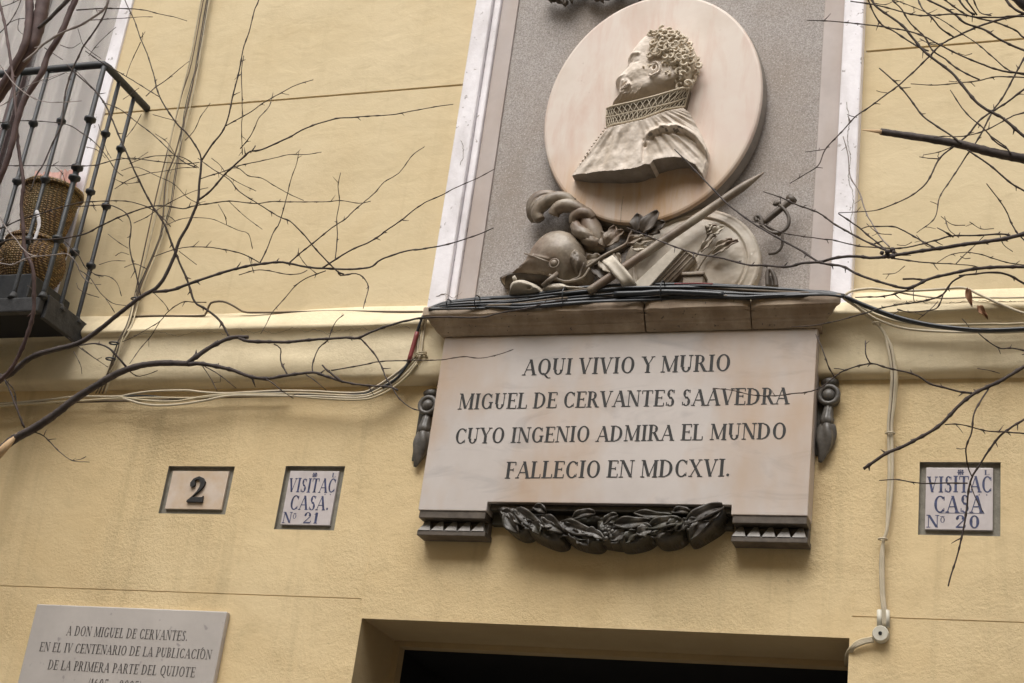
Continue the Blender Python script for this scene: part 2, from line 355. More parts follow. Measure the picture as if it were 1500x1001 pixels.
# ------------------------------------------------------------------ building
B = thing('building', 'pale yellow rendered townhouse front with a cream string course and a dark doorway', 'building', (0, 0, 0))
DF0 = .085
T2 = (-3.268, -2.989, 3.227, 3.412); T21 = (-2.780, -2.543, 3.175, 3.415); T20 = (-0.546, -0.302, 3.199, 3.439)
DOOR = (-2.380, -0.742, 0.12, 2.866)
WX0, WX1 = -5.4, -4.028
WIN = (WX0, WX1, 3.98, 6.4)
GR_U, GR_L = 5.003, 2.934
def wallgrid(name, x0, x1, z0, z1, holes, mat, joints=(), gw=0.0042, D=0.018):
    """flat wall as a grid with real openings; joints are grooves 6 mm deep"""
    xs = {x0, x1}; zs = {z0, z1}
    for a, b, c, d in holes: xs |= {a, b}; zs |= {c, d}
    for zc, xa, xb in joints: zs |= {zc-gw, zc+gw}; xs |= {xa, xb}
    xs = sorted(v for v in xs if x0 <= v <= x1); zs = sorted(v for v in zs if z0 <= v <= z1)
    m = MB()
    for i in range(len(xs)-1):
        for j in range(len(zs)-1):
            cx, cz = (xs[i]+xs[i+1])/2, (zs[j]+zs[j+1])/2
            if any(a < cx < b and c < cz < d for a, b, c, d in holes): continue
            g = any(abs(cz-zc) < gw and xa < cx < xb for zc, xa, xb in joints)
            if g:
                a, b, c, d = xs[i], xs[i+1], zs[j], zs[j+1]
                m.add([(a, D, c), (b, D, c), (b, D, d), (a, D, d)], [(0, 1, 2, 3)])
                m.add([(a, 0, c), (b, 0, c), (b, D, c), (a, D, c)], [(0, 1, 2, 3)])
                m.add([(a, D, d), (b, D, d), (b, 0, d), (a, 0, d)], [(0, 1, 2, 3)])
            else:
                m.add([(xs[i], 0, zs[j]), (xs[i+1], 0, zs[j]), (xs[i+1], 0, zs[j+1]), (xs[i], 0, zs[j+1])], [(0, 1, 2, 3)])
    return m.build(name, mat, B)
wallgrid('upper_wall', -9, 6, 3.985, 9, [WIN], M['wall'], joints=[(GR_U, WX1+0.06, -2.3), (GR_U, -0.77, 6)])
wallgrid('lower_wall', -9, 6, 0, 3.985, [DOOR, T2, T21, T20, (WX0, WX1, 3.98, 4.0)], M['walllow'], joints=[(GR_L, -9, -2.392), (GR_L, -0.738, 6)], gw=0.0016, D=0.0045)
# hairline of the lintel panel each side of the doorway (a thin raised skin edge)
m = MB()
for x, z0, z1 in ((-2.394, 2.90, 3.23), (-0.735, 2.96, 3.72)):
    z = z0
    while z < z1:
        l = random.uniform(0.01, 0.05)
        m.box(x+random.uniform(-.0015, .0015), x+random.uniform(.0015, .003), -0.002, 0.0012, z, z+l); z += l+random.uniform(0.0, 0.045)
tag(m.build('joint_ridge', M['walllow'], B), kind='stuff')
# tile recess linings
def lining(r, depth, mat, name='recess'):
    a, b, c, d = r; m = MB()
    m.add([(a, 0, c), (b, 0, c), (b, depth, c), (a, depth, c)], [(0, 1, 2, 3)])
    m.add([(a, 0, d), (b, 0, d), (b, depth, d), (a, depth, d)], [(3, 2, 1, 0)])
    m.add([(a, 0, c), (a, 0, d), (a, depth, d), (a, depth, c)], [(0, 1, 2, 3)])
    m.add([(b, 0, c), (b, 0, d), (b, depth, d), (b, depth, c)], [(3, 2, 1, 0)])
    m.add([(a, depth, c), (b, depth, c), (b, depth, d), (a, depth, d)], [(0, 1, 2, 3)])
    return m.build(name, mat, B)
for r in (T2, T21, T20): lining(r, 0.015, M['mortar'])
# doorway reveal, inner frame and dark passage
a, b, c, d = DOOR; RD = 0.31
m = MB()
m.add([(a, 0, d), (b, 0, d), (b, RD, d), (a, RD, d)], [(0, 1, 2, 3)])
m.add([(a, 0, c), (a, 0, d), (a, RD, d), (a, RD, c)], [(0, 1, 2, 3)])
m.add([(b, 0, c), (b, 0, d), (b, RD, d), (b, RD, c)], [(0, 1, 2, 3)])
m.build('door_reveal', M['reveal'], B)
m = MB(); m.box(a+0.0, a+0.022, -RD-0.03, -RD+0.02, c, d-0.002); m.box(b-0.022, b, -RD-0.03, -RD+0.02, c, d-0.002); m.box(a+0.023, b-0.023, -RD-0.03, -RD+0.02, d-0.020, d-0.001)
m.build('door_frame', M['reveal'], B)
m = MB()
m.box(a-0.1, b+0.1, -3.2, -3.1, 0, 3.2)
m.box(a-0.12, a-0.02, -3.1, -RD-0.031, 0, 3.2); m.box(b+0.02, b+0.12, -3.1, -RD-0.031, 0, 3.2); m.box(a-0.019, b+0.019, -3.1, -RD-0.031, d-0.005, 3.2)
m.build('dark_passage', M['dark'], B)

# string course
prof = [(-0.005, 4.042), (0.010, 4.034), (0.026, 4.014), (0.045, 3.990), (0.064, 3.966), (0.078, 3.946), (0.081, 3.938), (0.078, 3.931), (0.066, 3.924), (0.062, 3.90),
        (0.060, 3.86), (0.062, 3.82), (0.060, 3.78), (0.058, 3.752), (0.050, 3.738), (0.036, 3.728), (0.018, 3.724), (-0.005, 3.722)]
m = MB(); m.sweepx(prof, -9, -0.951, 400, 0.011)
o = m.build('string_course', M['course'], B, True)
prof2 = [(h*(0.9 if z > 3.9 else 0.62), z) for h, z in prof]
m = MB(); m.sweepx(prof2, -0.95, 6, 300, 0.009)
m.build('string_course', M['course'], B, True)

# pilaster frame and granite panel of the niche
TOPZ = 6.2; BOT = 3.966
def xw(px, h): return P(px, 0, h).x
xl = [P(705, 0, .05).x, P(727, 0, .05).x]
m = MB(); m.box(-2.303, -2.232, -0.01, 0.05, BOT, TOPZ)
bevel(m.build('white_architrave', M['white'], B), 0.006)
m = MB(); m.box(-2.231, -2.203, -0.01, 0.032, BOT, TOPZ); bevel(m.build('white_architrave', M['white'], B), 0.006)
m = MB(); m.box(-2.202, -2.133, -0.01, 0.018, BOT, TOPZ); bevel(m.build('stone_border', M['pinkstone'], B), 0.003)
m = MB(); m.box(-2.132, -0.925, -0.01, 0.010, BOT, TOPZ); m.build('granite_panel', M['granite'], B)
m = MB(); m.box(-0.924, -0.848, -0.01, 0.018, BOT, TOPZ); bevel(m.build('stone_border', M['pinkstone'], B), 0.003)
m = MB(); m.box(-0.847, -0.776, -0.01, 0.05, BOT, TOPZ); bevel(m.build('white_architrave', M['white'], B), 0.006)

def crack(pts, h, w_=.6, name='crack', jit=1.6, mat='cablebrown'):
    c_ = cr(pts, 3); r_ = random.Random(int(pts[0][0])); m = MB()
    m.tube([P(x+r_.uniform(-jit, jit)*.6, y+r_.uniform(-jit, jit), h) for x, y in c_], [w_*.5*PM(0)*r_.uniform(.5, 1.3) for _ in c_], 4); return m.build(name, M[mat], B)
crack([(352, 482), (372, 488), (386, 484), (402, 488), (430, 481), (450, 487), (462, 483), (480, 489), (500, 483)], .0785)
crack([(505, 484), (530, 480), (548, 484), (575, 478), (600, 480)], .0785); crack([(200, 492), (230, 487), (262, 491), (290, 486), (330, 489)], .0785)
crack([(1310, 446), (1345, 441), (1370, 447), (1400, 443), (1450, 441), (1498, 443)], .064); crack([(1380, 470), (1420, 466), (1462, 469), (1498, 463)], .041)
crack([(1240, 150), (1244, 180), (1241, 205), (1246, 232), (1243, 260), (1250, 290), (1246, 330), (1250, 350)], .0505, .8, mat='rim')
crack([(640, 434), (652, 431), (664, 437), (676, 429)], .051, .8, mat='rim'); crack([(676, 205), (679, 225), (674, 240)], .0505, .7, mat='rim')
crack([(913, 288), (911, 300), (909, 325)], DF0+.0002, .7, mat='rim', jit=.3)
# balcony window
m = MB()
m.box(WX1, WX1+0.062, -0.01, 0.012, 3.99, 6.4)
bevel(m.build('window_architrave', M['white'], B), 0.004)
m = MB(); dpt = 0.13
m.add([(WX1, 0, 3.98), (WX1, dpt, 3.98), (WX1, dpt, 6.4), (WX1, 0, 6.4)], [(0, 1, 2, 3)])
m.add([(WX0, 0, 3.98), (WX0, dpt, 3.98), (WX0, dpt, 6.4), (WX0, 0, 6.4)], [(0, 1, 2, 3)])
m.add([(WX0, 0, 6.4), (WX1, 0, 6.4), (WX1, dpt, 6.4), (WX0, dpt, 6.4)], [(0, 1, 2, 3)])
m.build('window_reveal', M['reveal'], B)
wf = MB()
for x in (WX1-0.045, WX0, -4.56): wf.box(x, x+0.045, -0.12, -0.07, 3.99, 6.39)
for zz in (3.99, 6.33): wf.box(WX0+0.046, WX1-0.046, -0.118, -0.072, zz, zz+0.05)
win = bevel(wf.build('window', M['framew'], B), 0.004)
m = MB(); m.box(WX0+0.046, WX1-0.046, -0.098, -0.094, 4.04, 6.33); m.build('glass', M['glass'], win)
m = MB(); vs = []; N = 240
for i in range(N+1):
    x = WX0+(WX1-WX0)*i/N
    y = 0.16+0.018*math.sin(x*52)+0.012*math.sin(x*97+1.0)+0.006*math.sin(x*190)
    vs += [(x, y, 3.95), (x, y+0.004*math.sin(x*31), 5.2), (x, y, 6.4)]
m.add(vs, [(i*3+k, (i+1)*3+k, (i+1)*3+k+1, i*3+k+1) for i in range(N) for k in (0, 1)])
m.build('curtain', M['curtain'], win, True)
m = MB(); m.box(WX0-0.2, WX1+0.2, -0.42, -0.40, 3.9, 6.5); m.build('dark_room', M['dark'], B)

# ------------------------------------------------------------------ lettering (own serif alphabet, unit cap height)
TH, TN = 0.185, 0.062
def L_(x0, y0, x1, y1, w): return ('L', x0, y0, x1, y1, w)
def A_(cx, cy, rx, ry, a0, a1, w=None, t=None): return ('A', cx, cy, rx, ry, a0, a1, w or TH, t or TN)
def S_(x, y, w=.30): return ('L', x-w/2, y, x+w/2, y, 'h')
def stem(x, w=TH, s=.34): return [L_(x, 0, x, 1, w), S_(x, .02, s), S_(x, .98, s)]
G = {
 'A': (.86, [L_(.10, 0, .43, 1, TN), L_(.43, 1, .74, 0, TH), ('L', .2, .34, .62, .34, 'h'), S_(.10, .02, .24), S_(.74, .02, .30)]),
 'B': (.72, stem(.18)+[A_(.36, .745, .24, .25, -90, 90), A_(.36, .255, .29, .265, -90, 90), ('L', .18, .5, .38, .5, 'h'), ('L', .18, .98, .38, .98, 'h'), ('L', .18, .02, .38, .02, 'h')]),
 'C': (.80, [A_(.44, .5, .38, .52, 48, 312), L_(.70, .72, .70, .96, TN), L_(.70, .06, .70, .26, TN)]),
 'D': (.88, stem(.18)+[A_(.38, .5, .42, .48, -90, 90), ('L', .18, .98, .40, .98, 'h'), ('L', .18, .02, .40, .02, 'h')]),
 'E': (.70, stem(.18)+[('L', .18, .98, .62, .98, 'h'), ('L', .18, .52, .50, .52, 'h'), ('L', .18, .02, .64, .02, 'h'), L_(.62, .80, .62, .98, TN), L_(.64, .02, .64, .22, TN), L_(.50, .43, .50, .61, TN)]),
 'F': (.66, stem(.18)+[('L', .18, .98, .60, .98, 'h'), ('L', .18, .52, .48, .52, 'h'), L_(.60, .80, .60, .98, TN), L_(.48, .43, .48, .61, TN)]),
 'G': (.88, [A_(.44, .5, .38, .52, 48, 312), L_(.70, .72, .70, .96, TN), L_(.70, .04, .70, .42, TH*.8), S_(.70, .42, .28)]),
 'I': (.42, stem(.21)),
 'J': (.50, [L_(.30, .2, .30, 1, TH), S_(.30, .98, .32), A_(.12, .2, .20, .22, 250, 360)]),
 'L': (.68, stem(.18)+[('L', .18, .02, .62, .02, 'h'), L_(.62, .02, .62, .24, TN)]),
 'M': (1.06, [L_(.15, 0, .15, 1, TN), L_(.17, 1, .52, .04, TH*.95), L_(.52, .04, .86, 1, TN), L_(.88, 0, .88, 1, TH), S_(.15, .02, .26), S_(.88, .02, .32), S_(.14, .98, .22), S_(.90, .98, .26)]),
 'N': (.90, [L_(.15, 0, .15, 1, TN), L_(.17, 1, .72, .02, TH), L_(.74, 0, .74, 1, TN), S_(.15, .02, .26), S_(.12, .98, .24), S_(.74, .98, .28)]),
 'O': (.90, [A_(.45, .5, .39, .52, 0, 360)]),
 'P': (.68, stem(.18)+[A_(.36, .72, .27, .27, -90, 90), ('L', .18, .45, .38, .45, 'h'), ('L', .18, .98, .38, .98, 'h')]),
 'Q': (.90, [A_(.45, .5, .39, .52, 0, 360), L_(.42, .12, .72, -.20, TH*.8), S_(.80, -.2, .2)]),
 'R': (.80, stem(.18)+[A_(.36, .74, .25, .25, -90, 90), ('L', .18, .5, .38, .5, 'h'), ('L', .18, .98, .38, .98, 'h'), L_(.40, .5, .68, .0, TH), S_(.74, .02, .18)]),
 'S': (.64, [A_(.32, .755, .22, .26, 40, 270), A_(.32, .245, .25, .265, -140, 90), L_(.30, .56, .36, .44, TH*1.2), L_(.51, .78, .51, .98, TN), L_(.10, .02, .10, .24, TN)]),
 'T': (.78, stem(.38)+[('L', .05, .98, .71, .98, 'h'), L_(.06, .78, .06, .98, TN), L_(.70, .78, .70, .98, TN)]),
 'U': (.84, [L_(.18, .30, .18, 1, TH), L_(.66, .30, .66, 1, TN), A_(.42, .30, .275, .32, 180, 360), S_(.18, .98, .32), S_(.66, .98, .26)]),
 'V': (.82, [L_(.14, 1, .42, 0, TH), L_(.42, 0, .70, 1, TN), S_(.14, .98, .32), S_(.70, .98, .24)]),
 'X': (.84, [L_(.14, 1, .68, 0, TH), L_(.66, 1, .14, 0, TN), S_(.15, .98, .30), S_(.66, .98, .24), S_(.14, .02, .24), S_(.68, .02, .30)]),
 'Y': (.80, [L_(.12, 1, .40, .48, TH), L_(.42, .5, .68, 1, TN), L_(.41, 0, .41, .5, TH), S_(.12, .98, .30), S_(.68, .98, .24), S_(.41, .02, .32)]),
 '.': (.30, [A_(.14, .08, .085, .085, 0, 360, .08, .08)]),
 '-': (.60, [('L', .12, .42, .48, .42, 'h')]),
 '(': (.34, [A_(.40, .5, .28, .66, 120, 240, .09, .04)]),
 ')': (.34, [A_(-.06, .5, .28, .66, -60, 60, .09, .04)]),
 '0': (.72, [A_(.36, .5, .29, .52, 0, 360)]),
 '1': (.44, [L_(.22, 0, .22, 1, TH), S_(.22, .02, .3), L_(.06, .80, .2, .98, TN)]),
 '2': (.70, [A_(.34, .72, .26, .29, -20, 180), L_(.54, .62, .12, .06, TN*1.6), L_(.10, .07, .62, .07, .001), ('L', .08, .06, .62, .06, 'H'), A_(.15, .72, .07, .09, 0, 360, .07, .07), L_(.62, .06, .64, .24, TN)]),
 '5': (.66, [A_(.30, .30, .27, .31, -150, 100), L_(.14, .52, .14, .98, TN), ('L', .14, .95, .56, .95, 'H')]),
 '6': (.70, [A_(.35, .32, .27, .33, 0, 360), A_(.46, .42, .38, .58, 95, 190)]),
}
def glyph(m, ops, ox, oz, s, sx, h, bold=1.0):
    """adds one letter as thin separate strokes; each stroke 0.05 mm above the one before"""
    for k, op in enumerate(ops):
        hh = h+(k % 7)*0.00006
        def W(x, y): return (ox+x*s*sx, -hh, oz+y*s)
        if op[0] == 'L':
            _, x0, y0, x1, y1, w_ = op
            w_ = w_*bold if w_ not in ('h', 'H') else w_
            if w_ == 'h' or w_ == 'H':
                t = (TN if w_ == 'h' else 0.12)/2*bold
                m.add([W(x0, y0-t), W(x1, y1-t), W(x1, y1+t), W(x0, y0+t)], [(0, 1, 2, 3)])
            else:
                m.add([W(x0-w_/2, y0), W(x0+w_/2, y0), W(x1+w_/2, y1), W(x1-w_/2, y1)], [(0, 1, 2, 3) if y1 > y0 else (3, 2, 1, 0)])
        else:
            _, cx, cy, rx, ry, a0, a1, tw, tn = op; tw *= bold; tn *= bold; n = max(6, int(abs(a1-a0)/15)); vs = []
            for i in range(n+1):
                a = math.radians(a0+(a1-a0)*i/n); t = tn+(tw-tn)*abs(math.cos(a))**1.6
                vs += [W(cx+rx*math.cos(a), cy+ry*math.sin(a)), W(cx+max(0, rx-t)*math.cos(a), cy+max(0, ry-t*ry/rx*0.8-0.01)*math.sin(a))]
            m.add(vs, [(2*i, 2*i+2, 2*i+3, 2*i+1) for i in range(n)])
def textline(txt, x0, x1, z0, z1, zh, h, mat, parent, name='inscription', gap=0.05, space=0.5, jit=0.006, bold=1.0):
    """letters between x0 and x1, baseline from z0 to z1, cap height zh"""
    w_ = sum((G[c][0]+gap) if c != ' ' else space for c in txt)-gap
    sx = (x1-x0)/(w_*zh); x = 0; m = MB()
    for c in txt:
        if c == ' ': x += space; continue
        f_ = x/w_; s = zh*(1+random.uniform(-jit, jit)*2)
        glyph(m, G[c][1], x0+(x1-x0)*f_, z0+(z1-z0)*f_+random.uniform(-jit, jit)*zh, s, sx, h, bold)
        x += G[c][0]+gap
    return m.build(name, mat, parent)

# ------------------------------------------------------------------ memorial plaque
SH = 0.085                                   # front of the marble slab
pl = thing('memorial_plaque', 'large white marble memorial plaque inscribed AQUI VIVIO Y MURIO above the doorway', 'plaque', (-1.54, 0, 3.25))
SX0, SX1 = -2.196, -0.874; SZ1 = 3.872; SZ0 = P(900, 752, SH).z-0.0; SZN = P(900, 738, SH).z
nx0, nx1 = P(714, 745, SH).x, P(1070, 745, SH).x
SZ0 = 3.2265
m = MB(); m.prism([(SX0, SZ0), (nx0-.003, SZ0), (nx0-.003, SZN), (nx1+.003, SZN), (nx1+.003, SZ0), (SX1, SZ0), (SX1, SZ1), (SX0, SZ1)], 0.003, SH)
bevel(m.build('slab', M['slab'], pl), 0.0025)
def ptext(txt, l, r, h, mat, parent, capscale=1.0, **k):
    """l, r = (px, y_top, y_base) at the two ends of the line"""
    a0 = P(l[0], l[2], h); b0 = P(r[0], r[2], h); a1 = P(l[0], l[1], h); b1 = P(r[0], r[1], h)
    zh = ((a1.z-a0.z)+(b1.z-b0.z))/2*capscale
    return textline(txt, a0.x, b0.x, a0.z, b0.z, zh, h, mat, parent, **k)
hI = SH+0.0006
ptext('AQUI VIVIO Y MURIO', (765, 526, 550), (1070, 520, 543.5), hI, M['ink'], pl, bold=1.0, gap=.015, space=.34)
ptext('MIGUEL DE CERVANTES SAAVEDRA', (670, 576, 600), (1156, 569, 592), hI, M['ink'], pl, bold=1.0, gap=.015, space=.34)
ptext('CUYO INGENIO ADMIRA EL MUNDO', (665, 627, 650), (1152, 620, 643), hI, M['ink'], pl, bold=1.0, gap=.015, space=.38)
ptext('FALLECIO EN MDCXVI.', (739, 676, 701), (1070, 673, 698), hI, M['ink'], pl, bold=1.0, gap=.015, space=.34)
for (xa, xb) in ((SX0, nx0-.004), (nx1+.004, SX1)):
    m = MB(); m.box(xa+0.004, xb-0.002, 0.003, SH-0.004, SZ0-0.026, SZ0-0.001)
    m.box(xa+0.004, xb-0.002, 0.003, SH-0.050, SZ0-0.066, SZ0-0.027)
    m.box(xa+0.002, xb+0.002, 0.003, SH-0.014, SZ0-0.084, SZ0-0.067)
    br = bevel(m.build('bracket', M['bracket'], pl), 0.002)
    n = 5; wd = (xb-xa-0.004)/n
    for i in range(n):
        c0 = xa+0.002+wd*(i+.5); zt, zb = SZ0-0.0265, SZ0-0.0665
        m = MB(); t1, t0 = wd*.13, wd*.45
        vs = [(c0-t1, -.036, zt), (c0+t1, -.036, zt), (c0+t1, -(SH-.040), zt), (c0-t1, -(SH-.040), zt), (c0-t0, -.036, zb), (c0+t0, -.036, zb), (c0+t0, -(SH-.012), zb), (c0-t0, -(SH-.012), zb)]
        m.add(vs, [(0, 1, 2, 3), (7, 6, 5, 4), (0, 4, 5, 1), (1, 5, 6, 2), (2, 6, 7, 3), (3, 7, 4, 0)])
        m.build('tooth', M['tooth'], br)
# side pendants
def pendant(cx_px, cy_px, side):
    h0 = 0.004; k = PM()
    th = thing('pendant_ornament', ('grey rosette and husk ornament against the left edge of the marble plaque' if side < 0 else 'grey rosette and husk ornament against the right edge of the marble plaque'), 'ornament', (P(cx_px, cy_px).x, 0, P(cx_px, cy_px).z-0.2), 'ornaments flanking the plaque')
    c = P(cx_px, cy_px, .03); R = 0.030
    m = MB(); ring = [(c.x+R*math.cos(a), -.032, c.z+R*math.sin(a)) for a in np.linspace(0, 2*math.pi, 29)]
    m.tube(ring, 0.0085, 10, False); m.tube([(c.x, -0.002, c.z), (c.x, -.028, c.z)], [0.034, 0.033], 24)
    m.build('rosette', M['bronzegrey'], th, True)
    m = MB(); m.sphere((c.x, -.030, c.z), .0215, 20, (1, .8, 1)); m.build('boss', M['bronzegrey'], th, True)
    m = MB(); m.tube([(c.x, -0.004, c.z+.052), (c.x, -.018, c.z+.046), (c.x+.0, -.016, c.z+.028)], [.028, .03, .02], 16, flat=.8); m.build('bracket', M['bronze'], th, True)
    m = MB(); z1 = c.z-.034
    m.tube([(c.x, -.02, z1), (c.x-.001, -.022, z1-.02), (c.x-.003, -.024, z1-.045), (c.x-.003, -.024, z1-.05), (c.x-.003, -.024, z1-.062), (c.x-.003, -.02, z1-.07)], [.014, .016, .019, .022, .020, .012], 24, True, (.10, 8, 0))
    m.build('husk', M['bronzegrey'], th, True)
    m = MB(); zz = z1-.066; N = 22; pts = []; rd = []
    for i in range(N):
        t = i/(N-1); pts.append((c.x-.001-.018*t*t, -.024+.006*t, zz-.128*t)); rd.append(max(.002, .035*math.sin(math.pi*min(1, (t*.72+.20)))**.9*(1-t*.45)))
    m.tube(pts, rd, 28, True, (.16, 4, .26), .8); m.build('bud', M['bronzegrey'], th, True)
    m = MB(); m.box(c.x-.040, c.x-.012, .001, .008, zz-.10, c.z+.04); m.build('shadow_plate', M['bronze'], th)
pendant(627, 594, -1); pendant(1214, 579, 1)

# bronze garland under the slab
gd = thing('garland', 'dark bronze garland of leaves and berries in the notch under the plaque', 'garland', (-1.54, 0, 3.15))
m = MB(); m.box(nx0, nx1, 0.003, 0.030, SZN-0.062, SZN-.001); m.box(nx0+.002, nx1-.002, 0.0305, 0.066, SZN-0.022, SZN-.002)
bevel(m.build('backing', M['bronze'], gd), .003)
def leafmesh(base, tip, width, h, curl=.02, lobes=0, n=14, mat=None, parent=None, name='leaf', bend=0.0, th=.006):
    """pointed leaf with a midrib and curled margin, lying in front of the wall"""
    b_ = Vector((base[0], -h, base[1])); t_ = Vector((tip[0], -h, tip[1])); ax = t_-b_; Ln = ax.length; ax.normalize()
    sd_ = Vector((ax.z, 0, -ax.x)); nrm = Vector((0, -1, 0)); mb = MB(); vs = []; W_ = 9
    for i in range(n+1):
        t = i/n; wd = width*math.sin(math.pi*min(1, t*.93+.05))**.75*(1-.25*t)
        if lobes: wd *= .72+.34*abs(math.sin(math.pi*lobes*t))
        ctr = b_+ax*(Ln*t)+sd_*(bend*math.sin(math.pi*t))
        for j in range(W_):
            s_ = (j/(W_-1)*2-1)
            lift = curl*(abs(s_)**2)*(0.7+.6*math.sin(t*9+s_))+.004*math.cos(s_*9)*0-.0-(.005 if j == 4 else 0)
            arch = curl*1.2*math.sin(math.pi*t)
            vs.append(ctr+sd_*(s_*wd)+nrm*(lift+arch))
    for i in range(n):
        for j in range(W_-1): mb.f.append((i*W_+j, i*W_+j+1, (i+1)*W_+j+1, (i+1)*W_+j))
    mb.v = [tuple(v) for v in vs]
    o_ = mb.build(name, mat, parent, True)
    s2 = o_.modifiers.new('solid', 'SOLIDIFY'); s2.thickness = th; s2.offset = 0
    return o_
def pleaf(b, t, wpx, h, **k):
    b0 = P(b[0], b[1], h); t0 = P(t[0], t[1], h); return leafmesh((b0.x, b0.z), (t0.x, t0.z), wpx*PM(h), h, **k)
gh = .060
def lump(pts, h0, h1, mat, parent, name='leaf', R=.022, amp=.006, sc=80, seed=1, step=.003):
    pts = smoothpoly(xz(pts, (h0+h1)/2))
    H = pil(R, h0, h1)
    return relief(pts, lambda X, Z, d: H(X, Z, d)+amp*1.5*fnoise(X, Z, sc*1.3, seed)*np.clip(d/R, 0, 1), max(0.002, h0-.03), step).build(name, mat, parent, True)
lump([(728, 744), (745, 742), (775, 748), (782, 768), (778, 784), (762, 788), (742, 776), (733, 760)], .03, .088, M['bronze'], gd, seed=1)
lump([(768, 752), (800, 754), (806, 772), (826, 780), (828, 796), (815, 801), (795, 795), (775, 782)], .03, .092, M['bronze'], gd, seed=2)
lump([(812, 764), (842, 762), (862, 776), (882, 788), (880, 800), (866, 804), (838, 797), (822, 782)], .03, .096, M['bronze'], gd, seed=3)
lump([(874, 762), (900, 762), (916, 772), (915, 800), (893, 801), (876, 794)], .02, .075, M['bronze'], gd, seed=4)
lump([(902, 770), (928, 758), (952, 764), (962, 780), (948, 797), (915, 804), (904, 795)], .03, .096, M['bronze'], gd, seed=5)
lump([(950, 764), (980, 760), (1004, 766), (1005, 785), (990, 797), (966, 799), (955, 786)], .03, .090, M['bronze'], gd, seed=6)
lump([(1000, 762), (1020, 748), (1055, 742), (1066, 750), (1058, 770), (1038, 785), (1012, 797), (1004, 780)], .03, .088, M['bronze'], gd, seed=7)
lump([(826, 754), (870, 750), (905, 754), (990, 752), (1000, 766), (940, 770), (840, 770)], .02, .05, M['bronze'], gd, seed=8, amp=.004)
for b, t, wd, cu in (((756, 746), (800, 776), 9, .012), ((797, 757), (829, 782), 9, .014), ((822, 766), (874, 783), 9, .012), ((900, 768), (955, 764), 8, .012),
                     ((1000, 765), (948, 776), 8, .014), ((1060, 742), (1003, 770), 9, .012), ((742, 752), (760, 782), 9, .01), ((1040, 760), (1012, 792), 9, .01),
                     ((872, 752), (838, 762), 6, .01), ((905, 755), (885, 770), 5, .01), ((930, 752), (985, 756), 5, .01), ((1012, 752), (985, 752), 5, .01), ((800, 752), (782, 745), 6, .01)):
    pleaf(b, t, wd, .088, curl=cu, mat=M['bronze'], parent=gd, n=12, bend=.006)
for k in range(30):
    t_ = k/29; ax_, ay_ = 735+320*t_, 752+34*math.sin(math.pi*t_)+random.uniform(-4, 6); dr = 1 if t_ < .5 else -1
    an = random.uniform(.1, 1.1); Lp = random.uniform(22, 34); b_0 = (ax_, ay_-4); t_0 = (ax_+dr*Lp*math.cos(an), min(800, ay_+Lp*.62*math.sin(an)))
    if abs(ax_-890) < 12: continue
    pleaf(b_0, t_0, random.uniform(6, 9), random.uniform(.078, .098), curl=random.uniform(.006, .014), lobes=random.choice((2, 3, 3)), mat=random.choice((M['bronze'], M['bronze'], M['bronzegrey'])), parent=gd, n=16, bend=random.uniform(-.006, .006), th=.004)
for k in range(21):
    a = random.uniform(0, 6.28); r = random.uniform(0, 1)**.6
    c = P(890+13*r*math.cos(a), 779+16*r*math.sin(a), .088+random.uniform(0, .012)); m = MB(); m.sphere(c, random.uniform(.0055, .0075), 12); m.build('berry', M['bronzegrey'], gd, True)

# ------------------------------------------------------------------ cornice over the plaque
co = thing('stone_cornice', 'weathered stone cornice shelf of three cracked blocks over the marble plaque', 'cornice', (-1.53, 0, 3.87))
cprof = [(0.0, 3.964), (0.150, 3.964), (0.153, 3.960), (0.153, 3.930), (0.149, 3.926), (0.140, 3.924), (0.132, 3.915), (0.124, 3.903), (0.116, 3.898), (0.112, 3.890), (0.104, 3.882), (0.098, 3.878), (0.093, 3.8735), (0.0, 3.8735)]
xj1 = P(941, 465, .15).x; xj2 = P(1099, 440, .15).x
def cblock(x0, x1, capl=False, capr=False, rot=0):
    n = max(6, int((x1-x0)/.02)); mm = len(cprof); vs = []
    for i in range(n+1):
        x = x0+(x1-x0)*i/n
        for k, (h, z) in enumerate(cprof):
            xx = x; ov = h-.085
            j = .0022*mnoise.noise(Vector((x*30, k*2.2, 1)))+.002*mnoise.noise(Vector((x*9, k, 5)))
            if capl and i == 0: xx = SX0-.004-max(0, ov)*.95
            elif capl: xx = max(xx, SX0-.004-max(0, ov)*.95)
            if capr and i == n: xx = SX1+.004+max(0, ov)*1.15
            elif capr: xx = min(xx, SX1+.004+max(0, ov)*1.15)
            chip = 0
            if h > .12 and z > 3.92:
                e = min(abs(x-xj1), abs(x-xj2)); chip = .010*math.exp(-(e/.012)**2)
            vs.append((xx, -(h-chip+(j if 0 < k < mm-1 else 0)), z+(rot*(x-x0))-(chip*.6 if z > 3.95 else 0)+(j*.6 if 0 < k < mm-1 else 0)))
    m = MB(); m.add(vs, [(i*mm+k, (i+1)*mm+k, (i+1)*mm+k+1, i*mm+k+1) for i in range(n) for k in range(mm-1)])
    m.f += [tuple(range(mm)), tuple(n*mm+k for k in range(mm-1, -1, -1))]
    o_ = m.build('stone_block', M['cornice'], co); return o_
cblock(-2.262, xj1-.003, capl=True); cblock(xj1+.003, xj2-.002); cblock(xj2+.002, -0.79, capr=True)
m = MB(); m.box(SX0+.02, SX1-.02, .001, .082, 3.8736, 3.955); m.build('core', M['cornice'], co)

